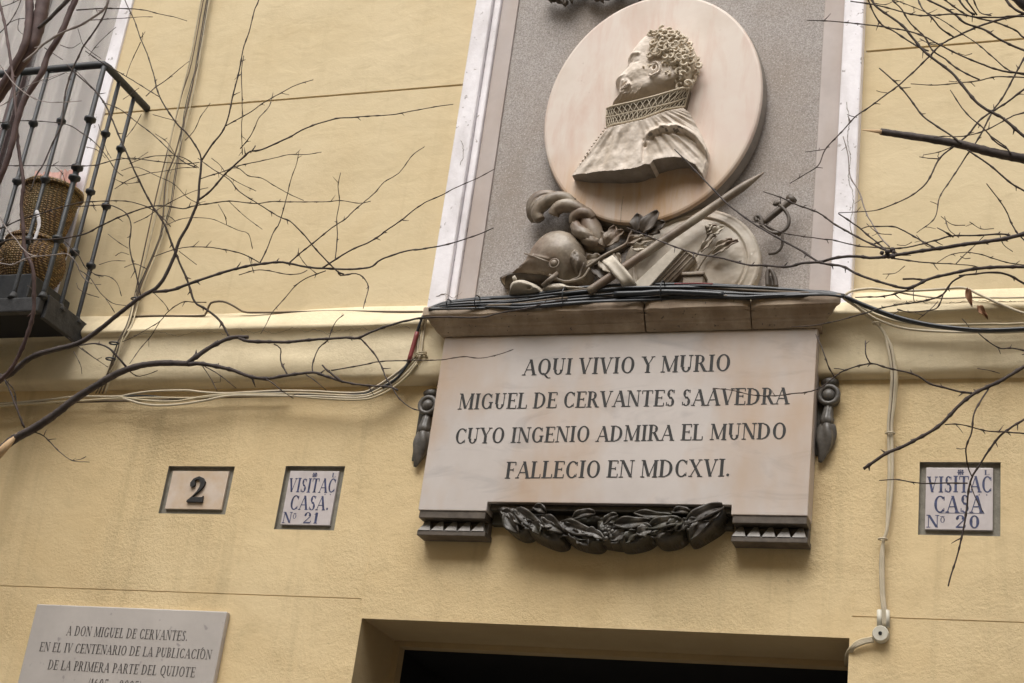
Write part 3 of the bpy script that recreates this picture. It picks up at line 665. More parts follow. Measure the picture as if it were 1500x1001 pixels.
# ------------------------------------------------------------------ portrait medallion
md = thing('portrait_medallion', 'oval pink marble medallion with a carved bust in profile and a lace collar', 'medallion', (-1.52, 0, 4.3))
DF = 0.085
ecx, ecz, ea, eb, eth = ELL
def ell(k, n=96):
    out = []
    for i in range(n):
        a = 2*math.pi*i/n; u, v = (ea+k)*math.cos(a), (eb+k)*math.sin(a)
        out.append((ecx+u*math.cos(eth)-v*math.sin(eth), ecz+u*math.sin(eth)+v*math.cos(eth)))
    return out
m = MB(); rings = [(.0, DF-.016), (-.001, DF-.008), (-.005, DF-.002), (-.012, DF)]
n = 96; vs = []
for k, h in rings: vs += [(x, -h, z) for x, z in ell(k, n)]
fs = [(r*n+i, r*n+(i+1) % n, (r+1)*n+(i+1) % n, (r+1)*n+i) for r in range(len(rings)-1) for i in range(n)]
fs.append(tuple(range((len(rings)-1)*n, len(rings)*n))); m.add(vs, fs)
m.build('disc', M['discstain'], md, False)
m = MB(); rings = [(-.02, 0.011), (.000, .014), (.006, .024), (.006, .040), (.001, .050), (-.001, .056), (.0, DF-.0165), (-.02, DF-.0165)]; vs = []
for k, h in rings: vs += [(x, -h, z) for x, z in ell(k, n)]
m.add(vs, [(r*n+i, r*n+(i+1) % n, (r+1)*n+(i+1) % n, (r+1)*n+i) for r in range(len(rings)-1) for i in range(n)]); m.build('rim', M['rim'], md, True)
def c8(u, v): return (880+u/7.7, 35+v/7.7)
def c6(u, v): return (830+u/6.255, 130+v/6.255)
def W8(u, v, h): q = P(*c8(u, v), h); return (q.x, q.z)
def W6(u, v, h): q = P(*c6(u, v), h); return (q.x, q.z)
HB = DF+.060
head = [(575, 80), (520, 112), (480, 140), (438, 180), (400, 222), (368, 262), (345, 295), (318, 335), (297, 368), (286, 392), (296, 425), (300, 455), (284, 492), (250, 525), (200, 575), (160, 612), (146, 640), (150, 668), (172, 688), (192, 702), (180, 722), (188, 742), (172, 762), (184, 782), (174, 805), (152, 835), (118, 880), (112, 905),
        (250, 900), (500, 850), (800, 775), (995, 715), (1010, 640), (1045, 560), (1075, 470), (1080, 390), (1045, 290), (960, 175), (860, 108), (740, 80), (650, 84)]
hp = [W8(u, v, DF+.03) for u, v in head]
g8 = lambda u, v: W8(u, v, HB)
def Hhead(X, Z, d):
    h = DF-.002+.070*(1-(1-np.clip(d/.060, 0, 1))**2)**.55
    k = np.clip(d/.02, 0, 1)
    add = -.009*gau(X, Z, g8(335, 412), .0085, .006)-.005*gau(X, Z, g8(395, 435), .014, .006)+.006*gau(X, Z, g8(330, 415), .0042, .0028)
    add += .009*np.exp(-(segd(X, Z, [g8(300, 365), g8(360, 340), g8(430, 350)])/.006)**2)
    add += .008*gau(X, Z, g8(420, 540), .030, .024)-.003*gau(X, Z, g8(300, 560), .012, .018)
    add += .007*gau(X, Z, g8(235, 640), .0080, .007)-.016*gau(X, Z, g8(190, 655), .0045, .0030)
    add += -.010*np.exp(-(segd(X, Z, [g8(185, 712), g8(230, 690), g8(285, 665)])/.0032)**2)
    add += .009*np.exp(-(segd(X, Z, [g8(215, 745), g8(270, 720), g8(330, 700)])/.006)**2)*(1+.4*np.sin(X*900+Z*500))
    add += .010*gau(X, Z, g8(240, 790), .014, .014)*(1+.5*np.sin(X*700-Z*300))
    add += -.004*np.exp(-(segd(X, Z, [g8(300, 610), g8(350, 660), g8(350, 710)])/.005)**2)
    # the neck falls back under the jaw
    jaw = [g8(300, 830), g8(420, 770), g8(540, 690), g8(640, 620)]
    nk = np.clip(1-segd(X, Z, [g8(420, 850), g8(600, 790), g8(760, 700), g8(900, 640)])/.026, 0, 1)
    add += -.022*nk*nk*(3-2*nk)
    add += .005*np.exp(-(segd(X, Z, jaw)/.014)**2)
    # ear
    e = ((X-g8(612, 540)[0])/.011)**2+((Z-g8(612, 540)[1])/.019)**2
    add += .016*np.exp(-e*.6)-.030*np.exp(-(((X-g8(612, 520)[0])/.005)**2+((Z-g8(612, 520)[1])/.008)**2))
    add += .0015*fnoise(X, Z, 120, 2)
    return h+add*k
headmesh = relief(hp, Hhead, DF-.004, .0021); headmesh.build('head', M['bust'], md, True)
HV = np.array(headmesh.v)
def hat(u, v):
    q = g8(u, v); k = np.argmin((HV[:, 0]-q[0])**2+(HV[:, 2]-q[1])**2+np.where(HV[:, 1] > -DF-.004, 1, 0)); return Vector((q[0], HV[k, 1], q[1]))
m = MB()
for pts, r in ((((290, 700), (240, 712), (200, 740), (176, 770)), 2.6), (((330, 705), (280, 735), (235, 750), (215, 790)), 2.4), (((250, 730), (215, 770), (200, 800)), 2.4),
               (((300, 760), (240, 800), (180, 830), (140, 868)), 2.6), (((360, 750), (300, 800), (230, 830), (170, 872)), 2.6), (((420, 735), (360, 790), (290, 830), (230, 862)), 2.4), (((250, 790), (205, 820), (160, 845)), 2.2),
               (((470, 700), (420, 760), (360, 810), (320, 835)), 2.0), (((330, 740), (300, 775), (250, 800)), 2.0)):
    c_ = cr(pts, 12); N = len(c_); m.tube([hat(a, b)+Vector((.0016*math.sin(i*.9), -.0012, .0012*math.cos(i*.9))) for i, (a, b) in enumerate(c_)], [max(.0008, r*.001*math.sin(math.pi*(.12+.85*i/(N-1)))) for i in range(N)], 7)
m.build('beard', M['bust'], md, True)
m = MB(); c_ = cr([(600, 470), (640, 462), (672, 505), (668, 560), (630, 600), (585, 618), (560, 600)], 10)
m.tube([hat(a, b)+Vector((0, -.006, 0)) for a, b in c_], [.0038*(1 if i > 2 else .7)*(1.25 if i > len(c_)-5 else 1) for i in range(len(c_))], 8); m.build('ear', M['bust'], md, True)
# curls
hairpoly = [(560, 78), (650, 78), (740, 74), (870, 100), (970, 165), (1055, 285), (1090, 395), (1080, 500), (1035, 600), (990, 690), (900, 690), (860, 640), (840, 575), (740, 560), (690, 520), (650, 460), (620, 500), (550, 500), (480, 495), (490, 440), (550, 360), (560, 280), (600, 210), (540, 190), (490, 160)]
def inpoly(p, poly):
    c = False
    for a, b in zip(poly, poly[1:]+poly[:1]):
        if (a[1] > p[1]) != (b[1] > p[1]) and p[0] < (b[0]-a[0])*(p[1]-a[1])/(b[1]-a[1])+a[0]: c = not c
    return c
hw = smoothpoly([W8(u, v, DF+.04) for u, v in hairpoly], .005)
relief(hw, lambda X, Z, d: DF+.006+.078*(1-(1-np.clip(d/.05, 0, 1))**2)**.5+.004*fnoise(X, Z, 160, 4)*np.clip(d/.01, 0, 1), DF-.004, .003).build('hair', M['hair'], md, True)
hA = np.array(hw); m = MB(); placed = []; tries = 0
while len(placed) < 120 and tries < 9000:
    tries += 1; u, v = random.uniform(480, 1090), random.uniform(70, 700)
    if not inpoly((u, v), hairpoly): continue
    if any(math.hypot(u-a, v-b) < 50 for a, b in placed): continue
    placed.append((u, v)); q = W8(u, v, DF+.07)
    dd = float(segd(np.array([q[0]]), np.array([q[1]]), hw+[hw[0]])[0])
    hh = DF+.004+.080*(1-(1-min(dd/.05, 1))**2)**.5
    R = random.uniform(.0120, .0165); ph = random.uniform(0, 6.28); sg = random.choice((-1, 1)); pts = []; rd = []; N = 22; turns = random.uniform(.65, 1.05)
    tx, tz = random.uniform(-.4, .4), random.uniform(-.3, .5)
    for i in range(N):
        t = i/(N-1); a = ph+sg*turns*6.283*t; r = R*(1-.66*t)
        ox, oz = r*math.cos(a), r*math.sin(a)
        pts.append((q[0]+ox, -(hh+.003+.010*t+tx*ox+tz*oz), q[1]+oz)); rd.append(.0060*(1-.35*t)*(1 if i > 1 else .6))
    m.tube(pts, rd, 7)
m.build('curls', M['hair'], md, True)
# collar with lace
ct = [(889, 159), (897, 156), (925, 150), (960, 141), (1000, 129), (1010, 130)]
cm = [(888, 172), (900, 170), (926, 164), (955, 158), (983, 151), (1006, 143)]
cb = [(889, 186), (900, 182), (922, 178), (945, 172), (975, 160), (1003, 156)]
def ch(s_): return DF+.022+.070*math.sin(math.pi*(.04+.92*s_))**.7
def cpt(row, s_, dh=0):
    x = s_*(len(row)-1); i = min(int(x), len(row)-2); t = x-i
    px, py = row[i][0]+(row[i+1][0]-row[i][0])*t, row[i][1]+(row[i+1][1]-row[i][1])*t
    hh = ch(s_)+dh; return P(px, py, hh)
m = MB(); N = 48; vs = []
for i in range(N+1):
    s_ = i/N
    a, b = cpt(ct, s_, -.006), cpt(cb, s_, -.006)
    vs += [(a.x, -DF+.002, a.z+.001), tuple(a), tuple(cpt(cm, s_, -.004)), tuple(b), (b.x, -DF+.002, b.z)]
m.add(vs, [(i*5+k, (i+1)*5+k, (i+1)*5+k+1, i*5+k+1) for i in range(N) for k in range(4)]+[(0, 1, 2, 3, 4), (N*5+4, N*5+3, N*5+2, N*5+1, N*5)])
collar = m.build('collar', M['lacehole'], md, False)
m = MB()
for row, r in ((ct, .0042), (cm, .0026), (cb, .0034)): m.tube([cpt(row, i/60, .001) for i in range(61)], r, 8)
for r0, r1, K in ((ct, cm, 17), (cm, cb, 20)):
    for k in range(K):
        for a, b in ((0, 1), (1, 0)):
            pts = [cpt(r0, min(1, (k+a)/K)).lerp(cpt(r1, min(1, (k+a)/K)), 0)]
            pts = []
            for t in (0, .25, .5, .75, 1):
                s_ = min(1, (k+a+(b-a)*t)/K); pts.append(cpt(r0, s_, .001).lerp(cpt(r1, s_, .001), t))
            m.tube(pts, .0015, 5)
m.tube([cpt(ct, 0), cpt(cm, 0), cpt(cb, 0)], .003, 6); m.tube([cpt(ct, 1), cpt(cm, 1), cpt(cb, 1)], .003, 6)
m.build('lace', M['lace'], collar, True)
# draped doublet
def hx(u): return DF+.012+.115*(math.sin(math.pi*min(1, max(0, (u-60)/1330)))**.62)
dbl = [(372, 352), (300, 425), (240, 505), (190, 590), (130, 690), (90, 760), (62, 820), (180, 782), (290, 752), (430, 728), (570, 702), (640, 680), (690, 652), (740, 650), (770, 612), (850, 592), (960, 577), (1060, 592), (1110, 630), (1160, 652), (1225, 742), (1262, 640), (1278, 530), (1235, 420), (1160, 280), (1110, 200), (1060, 162), (900, 190), (700, 262), (520, 310)]
dp = [W6(u, v, hx(u)) for u, v in dbl]
xA, xB = W6(60, 820, DF)[0], W6(1280, 560, DF+.03)[0]
roll = [(712, 440), (735, 400), (790, 358), (860, 325), (960, 305), (1060, 312), (1140, 352), (1200, 420), (1262, 525)]
r6 = [W6(u, v, DF+.13) for u, v in roll]; under = [W6(u, v+55, DF+.11) for u, v in roll]
def Hd(X, Z, d):
    s_ = np.clip((X-xA)/(xB-xA), 0, 1)
    core = .014+.112*np.sin(math.pi*np.clip(.03+.90*s_, 0, 1))**.62
    zt = W6(700, 262, DF+.1)[1]; top = np.clip((zt+.06-Z)/.16, 0, 1)
    h = DF+core*(1.0-.22*top)
    fan = (X-W6(620, 150, DF+.1)[0])/(np.maximum(.05, W6(620, 100, DF+.1)[1]-Z))
    sl = ((segd(X, Z, r6) < 1) & (Z < np.interp(X, [p[0] for p in r6], [p[1] for p in r6])) & (X > r6[0][0]-.002)).astype(float)
    ed_ = np.clip(d/.03, .15, 1)
    h += ed_*(1-sl)*.0032*np.sin(fan*15+.7*np.sin(Z*40))+ed_*(1-sl)*.0012*np.sin(fan*37+1)
    h += sl*ed_*(-.003+.0036*np.sin(fan*26+1.5*np.sin(Z*30))+.001*np.sin(fan*60))
    h += -.015*np.exp(-(segd(X, Z, under)/.0075)**2)
    h += .017*np.exp(-(segd(X, Z, r6)/.0125)**2)
    h += -.007*ed_*np.exp(-(segd(X, Z, [W6(700, 450, DF+.11), W6(690, 560, DF+.11), W6(690, 650, DF+.11)])/.004)**2)
    return h+.0016*fnoise(X, Z, 90, 6)
dob = relief(dp, Hd, DF-.004, .0024).build('doublet', M['bust'], md, True)
dob.data.materials.append(M['bustunder'])                       # the rough sawn underside of the bust, darker marble on downward faces
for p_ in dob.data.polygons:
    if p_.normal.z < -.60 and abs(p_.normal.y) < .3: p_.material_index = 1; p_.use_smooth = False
m = MB()
for i in range(15):
    t = i/14; u, v = 355-290*t, 362+430*t+60*math.sin(math.pi*t)*-.3; q = P(*c6(u, v), hx(u)+.004); m.sphere(q, .0042, 8)
m.build('buttons', M['bust'], md, True)

# ------------------------------------------------------------------ carved trophy of arms
tr = thing('trophy_relief', 'brown carved relief of a plumed helmet, round shield, spear, books and sword below the medallion', 'sculpture', (-1.53, 0, 3.965))
def q7(u, v): return (715+u/6.26, 275+v/6.26)
def q85(u, v): return (850+u/7.7, 300+v/7.7)
def q97(u, v): return (970+u/6.673, 280+v/6.673)
def rel(pts, h0, h1, R, mat, name, hb=.008, amp=.0, sc=60, seed=1, extra=None, step=.0025, sm=True):
    o_ = xz(pts, (h0*.4+h1*.6)); o_ = smoothpoly(o_) if sm else o_
    H = pil(R, h0, h1)
    def F(X, Z, d):
        h = H(X, Z, d)+amp*fnoise(X, Z, sc, seed)*np.clip(d/R, 0, 1)
        return h+extra(X, Z, d) if extra else h
    return relief(o_, F, hb, step).build(name, mat, tr, True)
# shield
sc0 = P(1012, 388, .05); SRx, SRz = .242, .222
spoly = [(sc0.x+SRx*math.cos(a), sc0.z+SRz*math.sin(a)) for a in np.linspace(0, 2*math.pi, 81)[:-1] if sc0.z+SRz*math.sin(a) > 3.95]
def Hs(X, Z, d):
    r = np.sqrt(((X-sc0.x)/SRx)**2+((Z-sc0.z)/SRz)**2)
    h = .030+.045*np.sqrt(np.clip(1-(r*.93)**2, 0, 1))
    return h-.006*np.exp(-((r-.80)/.014)**2)+.004*np.exp(-((r-.84)/.016)**2)+.003*np.exp(-((r-.97)/.02)**2)+.0012*fnoise(X, Z, 70, 3)
relief(spoly, Hs, .008, .003).build('shield', M['shield'], tr, True)
# helmet
dome = [(300, 660), (335, 610), (395, 500), (480, 412), (580, 370), (680, 366), (770, 402), (840, 475), (880, 560), (892, 660), (880, 745), (825, 815), (740, 850), (660, 850), (600, 800), (440, 790), (320, 770)]
visor = [(84, 806), (108, 778), (195, 740), (240, 688), (290, 652), (335, 610), (440, 636), (560, 678), (618, 735), (600, 764), (440, 758), (320, 750), (220, 757), (150, 782), (105, 815)]
rel([q7(*p) for p in ((95, 815), (150, 785), (220, 760), (320, 752), (440, 760), (600, 768), (560, 830), (480, 850), (380, 840), (240, 850), (150, 868), (105, 852))], .05, .085, .03, M['reliefdark'], 'visor_shade')  # dark stone shape painting the shade under the visor brim
def W7(u, v, h): q = P(*q7(u, v), h); return (q.x, q.z)
helm = [(84, 806), (108, 776), (195, 736), (240, 684), (290, 650), (332, 606), (395, 500), (480, 412), (580, 370), (680, 366), (770, 402), (840, 475), (880, 560), (892, 660), (880, 745), (825, 815), (740, 850), (665, 850), (625, 776), (560, 774), (440, 762), (320, 755), (220, 760), (150, 786), (105, 822)]
ho = smoothpoly(xz([q7(*p) for p in helm], .11))
lip = [W7(*p, .13) for p in ((95, 812), (150, 782), (220, 757), (320, 752), (440, 758), (560, 770), (610, 770))]
seam = [W7(*p, .13) for p in ((332, 600), (430, 628), (500, 655), (560, 680))]
dc = W7(640, 600, .12)
def Hh(X, Z, d):
    h = .045+.060*(1-(1-np.clip(d/.040, 0, 1))**2)**.5+.052*np.exp(-(((X-dc[0])/.095)**2+((Z-dc[1])/.095)**2))
    h += .030*np.exp(-(segd(X, Z, lip)/.014)**2)+.004*np.exp(-(segd(X, Z, seam)/.006)**2)-.05*gau(X, Z, W7(258, 690, .12), .0080, .0042)
    return h+.0014*fnoise(X, Z, 60, 7)
relief(ho, Hh, .03, .0022).build('helmet', M['relief'], tr, True)
m = MB(); m.tube([P(*q7(u, v), h) for u, v, h in ((335, 605, .150), (430, 635, .160), (500, 662, .164), (556, 682, .165))], .0028, 6)
c = P(*q7(602, 690), .165); m.sphere((c.x, c.y, c.z), .0125, 14, (1, .6, 1)); m.tube([(c.x+.017*math.cos(a), c.y+.004, c.z+.017*math.sin(a)) for a in np.linspace(0, 6.283, 20)], .0035, 6, False)
m.build('chin_strap', M['relief'], tr, True)
rel([q7(*p) for p in ((800, 560), (860, 590), (895, 650), (885, 740), (820, 800), (760, 740), (740, 660))], .07, .150, .02, M['relief'], 'ear_guard', amp=.004, sc=110, seed=5)
# plume
pm_ = MB()
def plume(pts, r, h, rd=(.12, 6, .5)):
    c_ = cr([q7(*p[:2])+((p[2] if len(p) > 2 else r),) for p in pts], 1.4); N = len(c_)
    P3 = [P(a, b, h+.012*math.sin(math.pi*i/(N-1))) for i, (a, b, _) in enumerate(c_)]
    R3 = [max(1.5, k)*PM(h)*(.62+.38*math.sin(math.pi*(.15+.7*i/(N-1)))) for i, (_, _, k) in enumerate(c_)]
    pm_.tube(P3, R3, 18, True, rd)
plume([(475, 300), (450, 240), (478, 180), (545, 128), (640, 95), (720, 105), (775, 145)], 8.6, .085, (.07, 9, .35))
plume([(600, 255), (625, 205), (690, 168), (765, 170), (835, 200), (880, 235)], 8.6, .092, (.07, 9, .35))
plume([(440, 300), (402, 235), (408, 165), (455, 100), (530, 70), (610, 80)], 7.5, .055, (.14, 8, .15))
plume([(420, 250), (425, 190), (470, 130), (530, 95)], 6, .070, (.14, 8, .2))
plume([(640, 120), (720, 105), (790, 150), (850, 200)], 7, .06, (.1, 7, .3))
plume([(795, 330), (800, 275), (850, 240), (915, 250), (955, 290)], 8.5, .088, (.09, 8, .35))
plume([(840, 240), (900, 300), (945, 390), (985, 480), (985, 580)], 13, .062, (.08, 9, .30))
plume([(800, 345), (830, 400), (895, 440), (950, 470)], 8.5, .095, (.12, 7, .5))
plume([(860, 420), (900, 470), (960, 505), (1000, 500)], 8, .085, (.12, 7, .5))
plume([(900, 540), (940, 520), (1000, 540)], 9, .06, (.1, 7, .4))
plume([(905, 600), (930, 660), (960, 720)], 8, .05, (.1, 7, .4))
pm_.build('plume', M['relief'], tr, True)
# back mass joining the carving; its dark colour paints shade into the hollows
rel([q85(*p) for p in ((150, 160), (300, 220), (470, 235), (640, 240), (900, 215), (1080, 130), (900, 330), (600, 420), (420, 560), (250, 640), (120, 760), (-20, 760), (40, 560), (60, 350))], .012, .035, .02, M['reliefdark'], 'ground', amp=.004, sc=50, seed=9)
# face mask and drapery under the helmet
mk = [(182, 960), (190, 900), (240, 850), (330, 835), (410, 860), (465, 890), (492, 930), (480, 985), (190, 990)]
def mx(X, Z, d):
    g = lambda u, v: W7(u, v, .17)
    return -.020*gau(X, Z, g(360, 895), .009, .004)+.012*gau(X, Z, g(430, 905), .008, .006)-.012*gau(X, Z, g(425, 930), .009, .003)+.006*gau(X, Z, g(300, 860), .02, .01)
rel([q7(*p) for p in mk], .08, .165, .035, M['reliefpale'], 'mask', extra=mx)
m = MB(); m.tube([P(*q7(250, 860), .15), P(*q7(238, 820), .152), P(*q7(250, 812), .152)], [.008, .007, .004], 10); m.build('horn', M['reliefpale'], tr, True)
rel([q7(*p) for p in ((500, 930), (530, 900), (600, 880), (700, 880), (745, 900), (900, 915), (940, 960), (520, 985))], .08, .150, .02, M['reliefpale'], 'drapery', amp=.004, sc=70, seed=3)
m = MB(); m.tube([P(*q7(500, 905), .15), P(*q7(560, 850), .155), P(*q7(640, 785), .15)], [.009, .009, .008], 12, True, (.1, 5, .4)); m.build('scroll', M['relief'], tr, True)
m = MB()
for pts, r in ((((560, 800), (700, 860), (860, 830), (930, 740)), 3), (((740, 860), (830, 820), (850, 760), (880, 690)), 2.5)):
    c_ = cr([q7(*p) for p in pts], 2); m.tube([P(a, b, .125) for a, b in c_], r*.55*PM(.1), 8)
m.build('ribbon', M['relief'], tr, True)
# books
def slabpoly(pts, h0, h1, mat, name, bev=.002):
    o_ = xz(pts, h1); mm = MB(); mm.prism(o_[::-1] if False else o_, h0, h1); return bevel(mm.build(name, mat, tr), bev)
bk = slabpoly([(984, 363.5), (1000.5, 365), (951, 420), (924, 420)], .03, .128, M['reliefpale'], 'book')
m = MB(); a_, b_2, c_2, d_2 = P(1001, 365.5, .120), P(1019, 379, .10), P(975, 424, .10), P(951, 421, .120)
vs = [a_, b_2, c_2, d_2]; back = [Vector((v.x, -.03, v.z)) for v in vs]
m.add(vs+back, [(0, 3, 2, 1), (0, 1, 5, 4), (1, 2, 6, 5), (2, 3, 7, 6), (3, 0, 4, 7), (4, 5, 6, 7)]); bevel(m.build('book', M['relief'], tr), .002)
m = MB()
for s_ in (.25, .5, .78):
    m.tube([Vector(a_).lerp(b_2, s_)+Vector((0, -.0015, 0)), Vector(d_2).lerp(c_2, s_)+Vector((0, -.0015, 0))], .0016, 6)
m.tube([a_, b_2], .0035, 6); m.build('page_edges', M['relief'], tr, True)
m = MB(); bx = [P(999, 399.5, .12), P(1032, 399.5, .12)]
m.box(bx[0].x, bx[1].x, .03, .125, bx[0].z-.012, bx[0].z); m.box(bx[0].x+.004, bx[1].x-.004, .03, .117, 3.966, bx[0].z-.013); bevel(m.build('inkwell', M['relief'], tr), .003)
# spear
def line3(p0, p1, n): return [Vector(p0).lerp(Vector(p1), i/(n-1)) for i in range(n)]
s0, s1 = P(862, 428, .155), P(1119, 253, .085); L3 = line3(s0, s1, 40)
m = MB(); m.tube(L3, [.0155 if i < 35 else .0155*(1-(i-34)/5.4)**.7 for i in range(40)], 16, True); m.build('spear', M['relief'], tr, True)
# strap across the spear
cs = [(889, 379, 894, 395), (897, 388, 0, 0)]
m = MB(); st = [((884, 384), (897, 376), .150), ((891, 391), (905, 384), .166), ((899, 401), (915, 395), .172), ((907, 410), (923, 405), .168), ((914, 420), (932, 419), .158)]
vs = []
for a, b, h in st: vs += [P(*a, h), P(*a, h+.004).lerp(P(*b, h+.004), .12), P(*a, h+.001).lerp(P(*b, h+.001), .2), P(*a, h+.001).lerp(P(*b, h+.001), .8), P(*a, h+.004).lerp(P(*b, h+.004), .88), P(*b, h)]
m.add(vs, [(i*6+k, i*6+k+1, (i+1)*6+k+1, (i+1)*6+k) for i in range(len(st)-1) for k in range(5)])
o = m.build('strap', M['reliefpale'], tr, True); s2 = o.modifiers.new('s', 'SOLIDIFY'); s2.thickness = .006
# sword hilt
m = MB(); g0, g1 = P(*q97(985, 315), .07), P(*q97(1268, 85), .07); m.tube(line3(g0, g1, 12), [.0105, .011, .0115, .012, .012, .012, .012, .0115, .011, .011, .012, .010], 10)
a, b = P(*q97(1232, 55), .07), P(*q97(1295, 108), .07); m.tube([a, a.lerp(b, .5), b], [.011, .014, .011], 10)
def arc(pts, r, h, mm):
    c_ = cr([q97(*p) for p in pts], 1.5); mm.tube([P(x, y, h) for x, y in c_], r*1.45*PM(h), 8)
arc([(1110, 115), (1160, 150), (1215, 210), (1240, 280), (1225, 350), (1170, 400), (1100, 412), (1030, 385), (975, 335), (960, 290)], 1.5, .078, m)
arc([(925, 300), (912, 260), (940, 245), (968, 275), (975, 330), (960, 350)], 1.7, .078, m)
arc([(1100, 140), (1118, 108), (1145, 130)], 2.0, .078, m)
arc([(1040, 615), (1110, 605), (1160, 560), (1175, 500), (1170, 420)], 1.2, .05, m)
arc([(1000, 330), (1080, 380), (1150, 430)], 1.5, .07, m)
m.build('sword_hilt', M['reliefdark'], tr, True)
m = MB(); arc([(1030, 930), (1028, 820), (1042, 765), (1075, 790), (1105, 860), (1118, 935)], 1.8, .06, m); arc([(1048, 930), (1050, 850), (1070, 855), (1085, 935)], 1.5, .05, m); m.build('shield_strap', M['reliefdark'], tr, True)
# leaf sprigs
def sprig(pts, r, h, mat, name='stem'):
    mm = MB(); c_ = cr(pts, 2); mm.tube([P(x, y, h) for x, y in c_], r*PM(h), 7); return mm.build(name, mat, tr, True)
sprig([q97(340, 775), q97(410, 660), q97(500, 570), q97(640, 465)], 1.6, .095, M['relief'])
sprig([q97(330, 640), q97(380, 540), q97(450, 430), q97(520, 360)], 1.5, .095, M['relief'])
sprig([q85(-10, 760), q85(130, 670), q85(280, 570), q85(420, 500), q85(520, 440), q85(560, 350), q85(590, 300)], 2.2, .10, M['relief'])
for b, t, w_, mt, lo, h in (
    (q97(480, 640), q97(745, 490), 4.2, 'relief', 4, .098), (q97(380, 600), q97(530, 440), 4.2, 'relief', 4, .098), (q97(440, 430), q97(535, 345), 5, 'relief', 2, .100),
    (q97(500, 430), q97(612, 355), 5, 'reliefpale', 2, .104), (q97(520, 560), q97(690, 480), 4, 'relief', 3, .10), (q97(440, 400), q97(490, 340), 4, 'reliefpale', 0, .102),
    (q85(700, 320), q85(885, 80), 9.5, 'reliefdark', 0, .112), (q85(640, 300), q85(665, 112), 8.5, 'reliefdark', 0, .108), (q85(760, 330), q85(960, 205), 9, 'reliefdark', 2, .10), (q85(600, 300), q85(900, 320), 9, 'reliefdark', 3, .085),
    (q85(310, 480), q85(400, 250), 9, 'relief', 3, .085), (q85(300, 470), q85(490, 300), 8, 'relief', 3, .09), (q85(300, 480), q85(210, 320), 7, 'relief', 2, .08),
    (q85(540, 440), q85(720, 370), 5.5, 'relief', 0, .105), (q85(540, 450), q85(850, 400), 6.5, 'relief', 3, .10), (q85(590, 500), q85(760, 500), 5, 'reliefpale', 0, .10),
    (q85(230, 640), q85(360, 780), 7, 'relief', 2, .09), (q85(150, 700), q85(330, 860), 8, 'reliefdark', 2, .08), (q85(100, 620), q85(0, 760), 7, 'relief', 0, .08), (q85(240, 610), q85(60, 640), 7, 'relief', 2, .08), (q85(400, 560), q85(460, 680), 4.5, 'relief', 0, .09)):
    pleaf(b, t, w_*1.15, h, curl=.009, lobes=lo, mat=M[mt], parent=tr, th=.0045)

# dark hanging ornament at the top of the niche (its foot shows at the upper edge)
tg = thing('hanging_garland', 'dark carved garland hanging above the medallion at the top edge', 'garland', (-1.8, 0, 5.35))
for k, (x, y, r) in enumerate(((806, -8, 9), (822, -4, 10), (836, -14, 12), (870, -12, 12), (890, -10, 11), (905, -18, 14), (925, -14, 12), (943, -12, 11), (812, 0, 4), (828, 4, 5), (875, -2, 5), (852, -22, 12))):
    c = P(x, y, .05); m = MB(); m.sphere(c, r*PM(), 10, (1, .8, 1)); m.build('fruit', M['reliefdark'], tg, True)
for b, t in (((800, -20), (808, 4)), ((820, -18), (828, 9)), ((840, -20), (838, 5)), ((865, -20), (884, 4)), ((930, -20), (938, 2)), ((815, -15), (806, 2))):
    pleaf(b, t, 6, .06, mat=M['reliefdark'], parent=tg, curl=.008)

# ------------------------------------------------------------------ small wall plaques
def tilething(name, r, label, mat, texts, cat='sign', depth=0.016, group=None):
    a, b, c, d = r; th = thing(name, label, cat, ((a+b)/2, 0, c), group)
    m = MB(); e = 0.0195
    m.box(a+e, b-e-.003, -depth+.001, -.004, c+e, d-e*.9); o = bevel(m.build('tile', mat, th), .0015)
    return th, (a+e, b-e-.003, c+e, d-e*.9)
def tl(th, box, txt, u0, u1, v, hgt, mat, name='lettering', **k):
    """letters inside a tile: u 0..1 across, v baseline 0..1 up, hgt cap height as a share of the tile height"""
    a, b, c, d = box; W_, H_ = b-a, d-c
    return textline(txt, a+u0*W_, a+u1*W_, c+v*H_, c+v*H_, hgt*H_, -.0035, mat, th, name=name, **k)
n2, bx = tilething('house_number_tile', T2, 'cream tile with a black number 2 in a grey recess left of the doorway', M['tile2'], None)
